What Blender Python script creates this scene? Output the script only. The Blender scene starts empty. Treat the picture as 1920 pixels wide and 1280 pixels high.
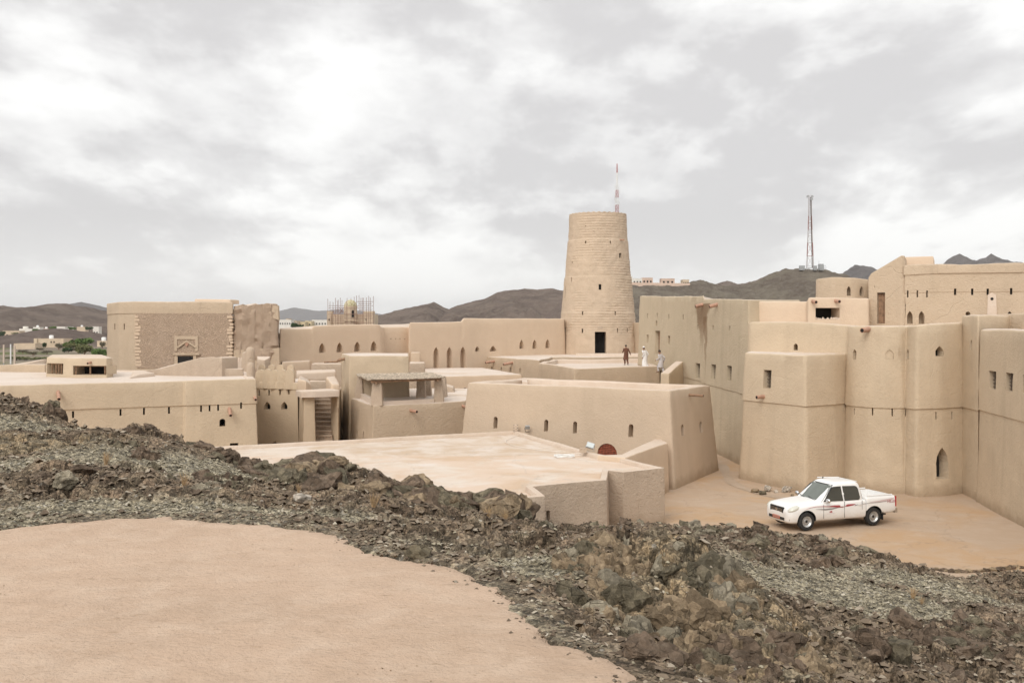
import bpy, bmesh, math, random
import numpy as np
from mathutils import Vector, Matrix, noise
from mathutils.bvhtree import BVHTree
random.seed(7); rng = np.random.default_rng(11)
S = bpy.context.scene; COL = S.collection
PI = math.pi; R_ = math.radians
# ------------------------------------------------------------------ camera
HC = 7.85; F = 1920*35/36; HY = 610.0      # eye height above the yard, focal length and horizon row of the photo
cd = bpy.data.cameras.new('camera'); cam = bpy.data.objects.new('camera', cd); COL.objects.link(cam)
cam.location = (0, 0, HC); cam.rotation_euler = (PI/2, 0, 0)
cd.lens = 35; cd.sensor_width = 36; cd.shift_y = -(640-HY)/1920; cd.clip_start = .1; cd.clip_end = 30000
S.camera = cam
# ------------------------------------------------------------------ node helper
class NT:
    def __init__(s, tree): s.t = tree; tree.nodes.clear()
    def n(s, typ, ins=None, **kw):
        nd = s.t.nodes.new(typ)
        for k, v in kw.items(): setattr(nd, k, v)
        for k, v in (ins or {}).items():
            sock = nd.inputs[k]
            if isinstance(v, bpy.types.NodeSocket): s.t.links.new(v, sock)
            elif isinstance(v, (tuple, list)) and len(v) == 3 and sock.type == 'RGBA': sock.default_value = (*v, 1)
            else: sock.default_value = v
        return nd
    def noise(s, vec, scale, detail=5, rough=.55, dist=0): return s.n('ShaderNodeTexNoise', {'Vector': vec, 'Scale': scale, 'Detail': detail, 'Roughness': rough, 'Distortion': dist}).outputs['Fac']
    def ramp(s, fac, a, b, lo=0., hi=1.): return s.n('ShaderNodeMapRange', {'Value': fac, 'From Min': a, 'From Max': b, 'To Min': lo, 'To Max': hi}, interpolation_type='SMOOTHSTEP').outputs[0]
    def mix(s, f, a, b, mode='MIX'):
        nd = s.t.nodes.new('ShaderNodeMix'); nd.data_type = 'RGBA'; nd.blend_type = mode
        for i, v in ((0, f), (6, a), (7, b)):
            if isinstance(v, bpy.types.NodeSocket): s.t.links.new(v, nd.inputs[i])
            elif i == 0: nd.inputs[0].default_value = v
            else: nd.inputs[i].default_value = (*v, 1)
        return nd.outputs[2]
    def m(s, op, a, b=0., c=0.):
        nd = s.n('ShaderNodeMath', operation=op)
        for i, v in enumerate((a, b, c)):
            if isinstance(v, bpy.types.NodeSocket): s.t.links.new(v, nd.inputs[i])
            else: nd.inputs[i].default_value = v
        return nd.outputs[0]
    def vm(s, op, a, b):
        nd = s.n('ShaderNodeVectorMath', operation=op)
        for i, v in enumerate((a, b)):
            if isinstance(v, bpy.types.NodeSocket): s.t.links.new(v, nd.inputs[i])
            else: nd.inputs[i].default_value = v
        return nd.outputs[0]
    def pos(s): return s.n('ShaderNodeNewGeometry').outputs['Position']
    def bsdf(s, col, rough=.9, bump=None, dist=.02, strength=1., **kw):
        b = s.n('ShaderNodeBsdfPrincipled', {'Base Color': col, 'Roughness': rough})
        if 'spec' in kw: b.inputs['Specular IOR Level'].default_value = kw['spec']
        if 'metal' in kw: b.inputs['Metallic'].default_value = kw['metal']
        if bump is not None:
            bp = s.n('ShaderNodeBump', {'Height': bump, 'Distance': dist, 'Strength': strength}); s.t.links.new(bp.outputs[0], b.inputs['Normal'])
        o = s.n('ShaderNodeOutputMaterial'); s.t.links.new(b.outputs[0], o.inputs[0]); return b
def mat(name):
    m = bpy.data.materials.new(name); m.use_nodes = True; return m, NT(m.node_tree)
# ------------------------------------------------------------------ world: nishita sky behind a broken overcast
SUN_EL, SUN_AZ = R_(40), R_(204)          # azimuth measured from +Y clockwise: behind the camera, to the left
w = bpy.data.worlds.new('World'); S.world = w; w.use_nodes = True
t = NT(w.node_tree)
sky = t.n('ShaderNodeTexSky', sky_type='NISHITA', sun_disc=False, sun_elevation=SUN_EL, sun_rotation=SUN_AZ)
gen = t.n('ShaderNodeTexCoord').outputs['Generated']
sx = t.n('ShaderNodeSeparateXYZ', {0: gen})
el = t.m('MAXIMUM', sx.outputs[2], 0.0)
hs = t.m('DIVIDE', 1., t.m('ADD', el, .30))
pl = t.n('ShaderNodeCombineXYZ', {0: t.m('MULTIPLY', t.m('MULTIPLY', sx.outputs[0], hs), 1.7), 1: t.m('MULTIPLY', sx.outputs[1], hs), 2: t.m('MULTIPLY', el, 3.9)}).outputs[0]
pv = t.vm('ADD', pl, (3.1, 5.7, .4))
def cn(off): return t.m('ADD', t.m('MULTIPLY', t.noise(t.vm('ADD', pv, off), .62, 2, .5, .2), .55), t.m('MULTIPLY', t.noise(t.vm('ADD', pv, off), 1.9, 9, .54, .12), .45))
ca = cn((0., 0., 0.)); cb = cn((0., 0., .16))
lit = t.ramp(t.m('SUBTRACT', ca, cb), -.055, .055); dens = t.ramp(ca, .41, .57)
br_ = t.m('ADD', t.m('MULTIPLY', lit, .50), t.m('MULTIPLY', t.m('SUBTRACT', 1., dens), .50))
br_ = t.m('ADD', br_, t.m('MULTIPLY', t.m('SUBTRACT', t.noise(pv, 4.5, 7, .6, .0), .5), .55))
br_ = t.ramp(br_, .14, .88)
col = t.mix(br_, (5.5, 5.38, 5.35), (8.15, 8.1, 7.95))
hz = t.ramp(el, .0, .11); col = t.mix(t.m('ADD', t.m('MULTIPLY', hz, .7), .3), (8.1, 8.05, 7.88), col)
up = t.ramp(el, .38, .9, 1., 1.3)
col = t.mix(1., col, t.n('ShaderNodeCombineColor', {0: up, 1: up, 2: up}).outputs[0], 'MULTIPLY')
col = t.mix(.96, sky.outputs[0], col)
bg = t.n('ShaderNodeBackground', {'Color': col, 'Strength': .1})
t.t.links.new(bg.outputs[0], t.n('ShaderNodeOutputWorld').inputs[0])
# ------------------------------------------------------------------ sun
sd = bpy.data.lights.new('sun', 'SUN'); so = bpy.data.objects.new('sun', sd); COL.objects.link(so)
sd.energy = 1.5; sd.angle = R_(35); sd.color = (1., .95, .88)
sdir = Vector((math.sin(SUN_AZ)*math.cos(SUN_EL), math.cos(SUN_AZ)*math.cos(SUN_EL), math.sin(SUN_EL)))
so.rotation_euler = sdir.to_track_quat('Z', 'Y').to_euler()
vs = S.view_settings; vs.view_transform = 'Standard'; vs.look = 'None'; vs.gamma = 1; vs.exposure = .42; vs.use_curve_mapping = False
# ------------------------------------------------------------------ geometry helpers
def W(px, py, Y): return Vector(((px-960)/F*Y, Y, HC-(py-HY)/F*Y))
def PX(px, Y): return (px-960)/F*Y
def tag(o, label=None, cat=None, group=None, kind=None):
    if label: o['label'] = label
    if cat: o['category'] = cat
    if group: o['group'] = group
    if kind: o['kind'] = kind
    return o
def empty(name, loc, label, cat, group=None, rz=0):
    o = bpy.data.objects.new(name, None); COL.objects.link(o); o.location = loc; o.rotation_euler = (0, 0, rz); o.empty_display_size = .1
    return tag(o, label, cat, group)
def link(name, me, parent=None):
    o = bpy.data.objects.new(name, me); COL.objects.link(o)
    if parent: o.parent = parent
    return o
def wpos(o):
    p = Vector((0, 0, 0))
    while o: p += o.location; o = o.parent
    return p
def mesh_of(verts, faces, mats, mi=None, smooth=None):
    me = bpy.data.meshes.new('m'); me.from_pydata([tuple(v) for v in verts], [], faces)
    for m in (mats if isinstance(mats, (list, tuple)) else [mats]): me.materials.append(m)
    if mi is not None: me.polygons.foreach_set('material_index', mi)
    if smooth is not None:
        me.polygons.foreach_set('use_smooth', [True]*len(me.polygons)); me.set_sharp_from_angle(angle=R_(smooth))
    me.update(); return me
class MB:
    """collects shapes in world (or local) coordinates, links them as one mesh"""
    def __init__(s): s.v = []; s.f = []; s.mi = []
    def add(s, vs_, fs, m=0):
        k = len(s.v); s.v += [Vector(p) for p in vs_]; s.f += [tuple(i+k for i in f) for f in fs]; s.mi += [m]*len(fs); return s
    def box(s, c, d, rz=0, m=0, taper=1.):
        x, y, z = d[0]/2, d[1]/2, d[2]/2; cs, sn = math.cos(rz), math.sin(rz); P = []
        for sz in (-1, 1):
            k = taper if sz > 0 else 1.
            for a, b in ((-1, -1), (1, -1), (1, 1), (-1, 1)):
                X, Y = a*x*k, b*y*k; P.append((c[0]+X*cs-Y*sn, c[1]+X*sn+Y*cs, c[2]+sz*z))
        return s.add(P, [(3, 2, 1, 0), (4, 5, 6, 7), (0, 1, 5, 4), (1, 2, 6, 5), (2, 3, 7, 6), (3, 0, 4, 7)], m)
    def tube(s, pts, r, n=8, m=0, caps=True):
        pts = [Vector(p) for p in pts]; N = len(pts); rs = r if isinstance(r, (list, tuple)) else [r]*N
        P = []; up = None
        for i, p in enumerate(pts):
            d = (pts[min(i+1, N-1)]-pts[max(i-1, 0)]).normalized()
            if up is None or abs(d.dot(up)) > .95: up = Vector((0, 0, 1)) if abs(d.z) < .9 else Vector((1, 0, 0))
            a = d.cross(up).normalized(); b = a.cross(d); 
            for k in range(n):
                q = 2*PI*k/n; P.append(p+(a*math.cos(q)+b*math.sin(q))*rs[i])
        fs = [(i*n+k, i*n+(k+1) % n, (i+1)*n+(k+1) % n, (i+1)*n+k) for i in range(N-1) for k in range(n)]
        if caps: fs += [tuple(range(n-1, -1, -1)), tuple((N-1)*n+k for k in range(n))]
        return s.add(P, fs, m)
    def lathe(s, prof, c=(0, 0, 0), n=24, m=0, ax='z', caps=True):
        P = []
        for r, z in prof:
            for k in range(n):
                q = 2*PI*k/n; a, b = r*math.cos(q), r*math.sin(q)
                P.append((c[0]+a, c[1]+b, c[2]+z) if ax == 'z' else (c[0]+a, c[1]+z, c[2]+b))
        N = len(prof)
        fs = [(i*n+k, i*n+(k+1) % n, (i+1)*n+(k+1) % n, (i+1)*n+k) for i in range(N-1) for k in range(n)]
        if caps: fs += [tuple(range(n-1, -1, -1)), tuple((N-1)*n+k for k in range(n))]
        if ax != 'z': fs = [tuple(reversed(f)) for f in fs]
        return s.add(P, fs, m)
    def build(s, name, mats, parent=None, smooth=None, loc=None):
        if loc is None: off = wpos(parent) if parent else Vector((0, 0, 0))
        else: off = Vector(loc)
        me = mesh_of([p-off for p in s.v], s.f, mats, s.mi, smooth)
        o = link(name, me, parent)
        if loc is not None and not parent: o.location = loc
        return o
# ------------------------------------------------------------------ materials
def plaster(name, a, b, c, bump=1., scale=1., streak=.25, stone=0., stain=None, crack=.5, kc=(1.12, 1.235, 1.375)):
    a, b, c = [tuple(x*k for x, k in zip(q, kc)) for q in (a, b, c)]
    m, t = mat(name); p = t.pos()
    big = t.ramp(t.noise(p, .16*scale, 4, .6), .32, .68); mid = t.ramp(t.noise(t.vm('ADD', p, (31., 7., 5.)), 1.1*scale, 6, .65), .35, .7)
    col = t.mix(big, a, b); col = t.mix(t.m('MULTIPLY', mid, .55), col, c)
    sp = t.n('ShaderNodeMapping', {'Vector': p, 'Scale': (1.3, 1.3, .1)}).outputs[0]
    st = t.ramp(t.noise(sp, 1.0, 5, .6), .5, .8)
    col = t.mix(t.m('MULTIPLY', st, streak), col, tuple(x*.72 for x in a))
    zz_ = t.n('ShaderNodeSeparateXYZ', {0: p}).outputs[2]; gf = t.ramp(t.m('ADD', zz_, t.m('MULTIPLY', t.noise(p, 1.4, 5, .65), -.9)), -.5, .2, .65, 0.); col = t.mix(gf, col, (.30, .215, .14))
    fine = t.noise(p, 26., 4, .6); col = t.mix(t.ramp(fine, .3, .75, 0, .16), col, tuple(x*.6 for x in a))
    # trowelled lumps, patch seams and small pits
    n1 = t.noise(p, 6.5*scale, 7, .66, .25); n2 = t.noise(p, 17., 6, .65, .2)
    vo = t.n('ShaderNodeTexVoronoi', {'Vector': t.vm('ADD', p, t.n('ShaderNodeTexNoise', {'Vector': p, 'Scale': .8}).outputs['Color']), 'Scale': .55}, feature='DISTANCE_TO_EDGE').outputs[0]
    seam = t.m('MULTIPLY', t.ramp(vo, 0., .02, -1., 0.), t.ramp(t.noise(p, .5, 2), .45, .6, 0., crack))
    h = t.m('ADD', t.m('ADD', n1, t.m('MULTIPLY', n2, .75)), t.m('MULTIPLY', seam, .6))
    dist = .05*bump
    if stone > 0:
        mp = t.n('ShaderNodeMapping', {'Vector': t.vm('ADD', p, t.vm('MULTIPLY', t.n('ShaderNodeTexNoise', {'Vector': p, 'Scale': 2.}).outputs['Color'], (.2, .2, .12))), 'Scale': (1., 1., 1.9)}).outputs[0]
        vd = t.n('ShaderNodeTexVoronoi', {'Vector': mp, 'Scale': 6.2}, feature='DISTANCE_TO_EDGE').outputs[0]
        vc = t.n('ShaderNodeTexVoronoi', {'Vector': mp, 'Scale': 6.2}).outputs['Color']
        k = t.ramp(vd, 0., .13)
        h = t.m('ADD', t.m('MULTIPLY', h, .4), t.m('MULTIPLY', k, .5*stone))
        col = t.mix(t.m('MULTIPLY', t.m('SUBTRACT', 1., k), .13*stone), col, tuple(x*.6 for x in a))
        lum = t.n('ShaderNodeSeparateColor', {0: vc}).outputs[0]
        col = t.mix(t.m('MULTIPLY', lum, .14*stone), col, (.54, .43, .31))
    if stain:   # a water stain below the spouts: (world y, half width, top z, length)
        q = t.n('ShaderNodeSeparateXYZ', {0: p}); 
        for (sy, hw, zt, ln, k) in stain:
            dy = t.m('ABSOLUTE', t.m('SUBTRACT', t.m('ADD', q.outputs[1], t.m('MULTIPLY', t.m('SUBTRACT', t.noise(p, 1.3, 4), .5), 1.2)), sy))
            dz = t.m('SUBTRACT', zt, q.outputs[2])
            wid = t.m('MAXIMUM', t.m('SUBTRACT', hw, t.m('MULTIPLY', dz, hw*.75/ln*1.6)), hw*.22)
            f = t.m('MULTIPLY', t.m('SUBTRACT', 1., t.ramp(t.m('DIVIDE', dy, wid), .75, 1.15)), t.m('MULTIPLY', t.ramp(dz, -.05, .02), t.ramp(dz, ln*.25, ln, 1., 0.)))
            col = t.mix(t.m('MULTIPLY', f, k), col, (.20, .115, .06))
    t.bsdf(col, .95, h, dist, 1., spec=.15); return m
PA, PB, PC = (.53, .385, .25), (.47, .345, .225), (.57, .42, .275)
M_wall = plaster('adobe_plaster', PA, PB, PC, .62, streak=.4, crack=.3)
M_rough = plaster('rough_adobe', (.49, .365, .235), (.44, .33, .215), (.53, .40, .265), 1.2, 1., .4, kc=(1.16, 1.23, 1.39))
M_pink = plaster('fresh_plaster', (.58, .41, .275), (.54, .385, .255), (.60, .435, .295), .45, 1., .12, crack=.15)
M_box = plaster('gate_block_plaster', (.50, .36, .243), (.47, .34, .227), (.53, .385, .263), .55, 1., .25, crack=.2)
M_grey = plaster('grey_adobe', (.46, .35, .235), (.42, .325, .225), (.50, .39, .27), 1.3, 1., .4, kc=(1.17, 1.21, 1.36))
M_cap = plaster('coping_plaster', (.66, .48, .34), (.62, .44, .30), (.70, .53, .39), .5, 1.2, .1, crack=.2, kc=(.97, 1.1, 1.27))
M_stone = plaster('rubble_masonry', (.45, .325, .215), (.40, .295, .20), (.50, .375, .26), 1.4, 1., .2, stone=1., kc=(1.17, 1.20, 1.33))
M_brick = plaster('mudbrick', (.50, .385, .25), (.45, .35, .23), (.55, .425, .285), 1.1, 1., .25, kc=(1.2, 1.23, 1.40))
def roofmat(name, a, b, c, k, kc=(.93, 1.07, 1.26)):
    a, b, c = [tuple(x*q for x, q in zip(w_, kc)) for w_ in (a, b, c)]
    m, t = mat(name); p = t.pos()
    n = t.ramp(t.noise(p, .22, 6, .62, .6), .42, .62); n2 = t.ramp(t.noise(t.vm('ADD', p, (5., 9., 0.)), .9, 7, .65, .5), .4, .75)
    col = t.mix(t.m('MULTIPLY', n, k), a, b); col = t.mix(t.m('MULTIPLY', n2, k*.8), col, c)
    if name == 'stained_roof':
        yy = t.n('ShaderNodeSeparateXYZ', {0: p}).outputs[1]; f = t.m('MULTIPLY', t.ramp(t.m('ADD', yy, t.m('MULTIPLY', t.noise(p, .4, 4), 1.2)), 44.6, 45.0, 1., 0.), t.ramp(t.noise(p, .5, 7, .65, .4), .38, .56)); col = t.mix(t.m('MULTIPLY', f, .5), col, (.60, .43, .30))
    vo = t.n('ShaderNodeTexVoronoi', {'Vector': t.vm('ADD', p, t.n('ShaderNodeTexNoise', {'Vector': p, 'Scale': 1.5}).outputs['Color']), 'Scale': .3}, feature='DISTANCE_TO_EDGE').outputs[0]
    col = t.mix(t.ramp(vo, 0., .012, .35, 0.), col, tuple(x*.6 for x in a))
    t.bsdf(col, .93, t.noise(p, 5., 8, .65), .03, .7, spec=.15); return m
M_roof = roofmat('roof_plaster', (.70, .525, .385), (.62, .445, .31), (.74, .58, .45), .5)
M_roofs = roofmat('stained_roof', (.69, .52, .375), (.56, .37, .225), (.72, .56, .43), .95)
M_yard = roofmat('yard_plaster', (.50, .36, .235), (.53, .335, .175), (.56, .42, .29), .8, (.86, .90, 1.0))
def simple(name, col, rough=.6, vary=.0, sc=8., bump=0., **kw):
    m, t = mat(name); p = t.pos(); c = col
    if vary: c = t.mix(t.ramp(t.noise(p, sc, 5, .6), .3, .7), tuple(x*(1-vary) for x in col), tuple(min(1, x*(1+vary)) for x in col))
    t.bsdf(c, rough, t.noise(p, sc*3, 5) if bump else None, bump or .01, 1., **kw); return m
M_dark = simple('painted_dark_interior', (.015, .013, .012), .95)  # near-black colour painted in for the shade inside openings
M_wood = simple('weathered_wood', (.27, .165, .10), .8, .3, 6., .01)
M_woodred = simple('red_stained_wood', (.26, .07, .035), .7, .25, 8.)
M_woodgrey = simple('grey_dry_wood', (.24, .20, .165), .9, .35, 5., .02)
M_terra = simple('terracotta_pipe', (.43, .25, .175), .8, .2, 6.)
M_iron = simple('iron_bars', (.09, .065, .05), .7)
M_white = simple('white_paint', (.78, .78, .76), .5)
M_redp = simple('red_paint', (.42, .15, .14), .6)
M_steel = simple('galvanised_steel', (.42, .43, .43), .5, .1, 3., metal=.5)
# ------------------------------------------------------------------ adobe blocks
class Block:
    """battered mud wall mass on a plan polygon: corners (photo column, distance, top z) given at the wall head, listed clockwise seen from above or not"""
    def __init__(s, name, label, cat, cs, z0=0., batter=.05, parapet=.0, thick=.35, r=.07, ledges=(), rough=.03, cr=.25, mat_=None, roof=None, ds=.4, group=None, part='wall', world=False, cap=None, cat_none=False):
        c3 = [Vector((c[0] if world else PX(c[0], c[1]), c[1], c[2])) for c in cs]
        area = sum(c3[i-1].x*c3[i].y-c3[i].x*c3[i-1].y for i in range(len(c3)))
        if area < 0: c3.reverse()
        s.c = c3; s.z0 = z0; s.batter = batter; s.mat = mat_ or M_wall; s.cutv = []; s.ops = []; r = r*.75; s.r = r
        cen = sum(c3, Vector())/len(c3)
        s.root = empty(name, (cen.x, cen.y, z0), label, cat, group); s.part = part
        n = len(c3)
        lens = [(c3[(i+1) % n]-c3[i]).xy.length for i in range(n)]
        cnt = [max(1, int(l/ds)) for l in lens]
        def ring(d):
            off = []
            for i in range(n):
                a = (c3[i]-c3[i-1]).xy.normalized(); b = (c3[(i+1) % n]-c3[i]).xy.normalized()
                na = Vector((a.y, -a.x)); nb = Vector((b.y, -b.x)); k = 1+na.dot(nb); mv = (na+nb)/max(k, .35)
                off.append((c3[i].x+mv.x*d, c3[i].y+mv.y*d, c3[i].z))
            off = [Vector(o) for o in off]; out = []
            for i in range(n):
                l0 = max(.001, lens[i-1]); l1 = max(.001, lens[i]); q = min(cr*.6, l0*.3, l1*.3)
                p0 = off[i].lerp(off[i-1], q/l0); p1 = off[i].lerp(off[(i+1) % n], q/l1)
                for k in range(4):
                    u = k/3; out.append(p0*(1-u)**2+off[i]*2*u*(1-u)+p1*u*u)
                nx = off[(i+1) % n].lerp(off[i], min(cr*.6, lens[(i+1) % n]*.3, l1*.3)/l1)
                for k in range(1, cnt[i]): out.append(p1.lerp(nx, k/cnt[i]))
            return out
        H = max(c.z for c in c3)-z0; nz = max(2, int(H/ds)); lev = []
        for k in range(nz+1): lev.append(('w', k/nz))
        rings = []
        lts = sorted([l[0] for l in ledges])
        def stepat(z): return sum(l[1] for l in ledges if z < l[0])
        R0 = ring(0.); zt = [p.z for p in R0]; zm = sum(zt)/len(zt)
        ts = [k/nz for k in range(nz+1)]
        for l in lts:
            tl = (l-z0)/(zm-z0-r); ts = [x for x in ts if abs(x-tl) > .12/H]; ts += [tl-.012/H, tl+.012/H]
        for tt in sorted(ts):
            z = z0+(zm-z0-r)*tt; d = batter*(zm-z)-stepat(z)
            rg = ring(d); rings.append([Vector((p.x, p.y, z0+(p.z-z0-r)*tt)) for p in rg])
        for a in (30, 60, 90):
            d = -r*(1-math.cos(R_(a))); rg = ring(d); rings.append([Vector((p.x, p.y, p.z-r+r*math.sin(R_(a)))) for p in rg])
        kw = len(rings)-3
        if parapet > 0:
            rg = ring(-thick+r); rings.append([Vector((p.x, p.y, p.z)) for p in rg])
            rg = ring(-thick); rings.append([Vector((p.x, p.y, p.z-r)) for p in rg])
            rg = ring(-thick-.02); rings.append([Vector((p.x, p.y, p.z-parapet)) for p in rg])
        V = []
        for k, rg in enumerate(rings):
            m = len(rg)
            for i, p in enumerate(rg):
                e = (rg[(i+1) % m]-rg[i-1]); nn = Vector((e.y, -e.x, 0)).normalized() if e.length > 1e-6 else Vector((0, 0, 0))
                f = rough*(noise.noise(p*.3+Vector((0, 0, 9)))*.9+noise.noise(p*1.7)*.45+noise.noise(p*4.1)*.4)
                q = p+nn*f
                if rough > .12: q = q+nn*(.16*abs(noise.noise(p*1.9))*-2+.10*noise.noise(p*4.5)); q.z += (.16*noise.noise(Vector((p.x*2.6, p.y*2.6, 1))) if k >= kw else 0)
                if k >= kw and k < kw+5: q.z += rough*(noise.noise(Vector((p.x*.3, p.y*.3, 3.)))*1.2+noise.noise(Vector((p.x*2., p.y*2., 8.)))*.5)
                V.append(q)
        m = len(rings[0]); Fs = []; mi = []
        for k in range(len(rings)-1):
            for i in range(m):
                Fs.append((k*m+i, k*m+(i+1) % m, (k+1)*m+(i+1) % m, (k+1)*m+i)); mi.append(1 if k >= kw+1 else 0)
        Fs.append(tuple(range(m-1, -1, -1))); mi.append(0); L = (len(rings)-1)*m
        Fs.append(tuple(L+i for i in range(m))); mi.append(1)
        s.V, s.F, s.mi = V, Fs, mi
        s.cap = cap or M_cap
        if roof is not False:
            off = wpos(s.root); top = [V[L+i]+Vector((0, 0, .005)) for i in range(m)]
            cc = sum(top, Vector())/m
            sl = [cc+(p-cc)*.998 for p in top]
            me = mesh_of([p-off for p in sl]+[p-off-Vector((0, 0, .004)) for p in sl], [tuple(range(m))]+[(i, m+i, m+(i+1) % m, (i+1) % m) for i in range(m)], roof or M_roof)
            link('roof', me, s.root)
    def bvh(s):
        if not hasattr(s, '_b'): s._b = BVHTree.FromPolygons([tuple(v) for v in s.V], [f for f in s.F])
        return s._b
    def hit(s, px, py):
        d = W(px, py, 1.)-Vector((0, 0, HC)); d.normalize()
        h = s.bvh().ray_cast(Vector((0, 0, HC)), d, 2000)
        if h[0] is None: raise RuntimeError('miss %s %s %s' % (s.root.name, px, py))
        # average the normal over a few rays: the surface is uneven
        n = Vector((0, 0, 0))
        for dx, dy in ((0, 0), (3, 3), (-3, 3), (3, -3), (-3, -3)):
            dd = W(px+dx, py+dy, 1.)-Vector((0, 0, HC)); g = s.bvh().ray_cast(Vector((0, 0, HC)), dd.normalized(), 2000)
            if g[0] is not None and g[1].dot(h[1]) > .9: n += g[1]
        n.z = 0; n.normalize(); return h[0], n
    def op(s, px, py, pw, ph, shape='rect', depth=.5, name='window', cap=None, grille=False, door=False, label=None, cosmin=.3):
        """opening centred on a photo pixel of this wall, pw x ph photo pixels large"""
        P, n = s.hit(px, py); u = Vector((-n.y, n.x, 0))
        view = (P-Vector((0, 0, HC))); view.z = 0; view.normalize()
        Y = P.y; cs = max(cosmin, abs(view.cross(n).z and n.dot(-view)))
        w_, h_ = pw*Y/F/cs, ph*Y/F
        s.opw(P, n, w_, h_, shape, depth, name, cap, grille, door, label)
    def opw(s, P, n, w_, h_, shape='rect', depth=.5, name='window', cap=None, grille=False, door=False, label=None):
        u = Vector((-n.y, n.x, 0)); a, b = w_/2, h_/2
        if shape == 'rect': pg = [(-a, -b), (a, -b), (a, b), (-a, b)]
        elif shape == 'point': pg = [(-a, -b), (a, -b), (a, b-1.05*a), (a*.55, b-.42*a), (0, b), (-a*.55, b-.42*a), (-a, b-1.05*a)]
        elif shape == 'lancet': h2 = min(2*a, 1.5*b); pg = [(-a, -b), (a, -b), (a, b-h2), (a*.8, b-.55*h2), (a*.4, b-.2*h2), (0, b), (-a*.4, b-.2*h2), (-a*.8, b-.55*h2), (-a, b-h2)]
        else: hh = min(a*.9, 1.5*b); pg = [(-a, -b), (a, -b)]+[(a*math.cos(q*PI/8), b-hh+hh*math.sin(q*PI/8)) for q in range(0, 9)]
        def pr(pg, d0, d1): return [P+u*x+Vector((0, 0, z))-n*d0 for x, z in pg]+[P+u*x+Vector((0, 0, z))-n*d1 for x, z in pg]
        m = len(pg)
        s.cutv.append((pr(pg, -.4, depth+.03), [tuple(range(m))[::-1], tuple(range(m, 2*m))]+[(i, (i+1) % m, m+(i+1) % m, m+i) for i in range(m)]))
        q = [(x*(1-.006/a), z*(1-.006/b)) for x, z in pg]; d0 = b*s.batter+.03
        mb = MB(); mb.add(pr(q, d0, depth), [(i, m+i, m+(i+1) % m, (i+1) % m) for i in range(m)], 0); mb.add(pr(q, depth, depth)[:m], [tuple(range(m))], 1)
        par = mb.build(name, [s.mat, cap or s.mat], s.root)
        if label: par['label'] = label
        if grille:
            g = MB(); 
            for k in (-.5, 0., .5): g.tube([P+u*a*k+Vector((0, 0, z))-n*(depth*.55) for z in (-b, b)], .018, 6)
            for k in range(-2, 3): g.tube([P+u*x+Vector((0, 0, b*k/2.6))-n*(depth*.55) for x in (-a, a)], .015, 6)
            g.build('grille', M_iron, par)
        if door:
            g = MB(); dd = depth*.62
            for k in range(3):
                x0 = -a*.92+k*a*.62; pts = [P+u*x+Vector((0, 0, z))-n*d for d in (dd, dd+.05) for x, z in ((x0, -b), (x0+a*.56, -b), (x0+a*.56, b*.94), (x0, b*.94))]
                g.add(pts, [(3, 2, 1, 0), (4, 5, 6, 7), (0, 1, 5, 4), (1, 2, 6, 5), (2, 3, 7, 6), (3, 0, 4, 7)])
            g.build('door_leaf', M_wood, par)
    def spout(s, px, py, ln=.55, r=.1, dz=-.12, bore=True, mt=None, name='water_spout'):
        P, n = s.hit(px, py); mb = MB(); e = P+n*ln+Vector((0, 0, dz)); d = (e-P).normalized(); st = P-d*.2
        mb.tube([st, e], [r, r*.93], 12, 0); mb.tube([e-d*.05, e+d*.006], r*.7, 12, 1)
        mb.build(name, [mt or M_terra, M_dark], s.root, 40)
    def done(s, sharp=38):
        off = wpos(s.root)
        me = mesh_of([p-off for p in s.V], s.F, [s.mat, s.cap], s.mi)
        o = link(s.part, me, s.root)
        if s.cutv:
            mb = MB()
            for vs_, fs in s.cutv: mb.add(vs_, fs)
            cme = mesh_of([p-off for p in mb.v], mb.f, s.mat); bm = bmesh.new(); bm.from_mesh(cme); bmesh.ops.recalc_face_normals(bm, faces=bm.faces); bm.to_mesh(cme); bm.free()
            co = link('cutter', cme, s.root)
            md = o.modifiers.new('b', 'BOOLEAN'); md.object = co; md.operation = 'DIFFERENCE'; md.solver = 'EXACT'
            bpy.context.view_layer.update()
            dg = bpy.context.evaluated_depsgraph_get(); ev = o.evaluated_get(dg); nm = bpy.data.meshes.new_from_object(ev)
            o.modifiers.clear()
            if len(nm.polygons) > len(me.polygons)*.5: o.data = nm
            else: print('BOOLEAN FAILED', s.root.name)
            bpy.data.objects.remove(co)
        o.data.polygons.foreach_set('use_smooth', [True]*len(o.data.polygons)); o.data.set_sharp_from_angle(angle=R_(sharp))
        s.wallobj = o; return s
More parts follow.
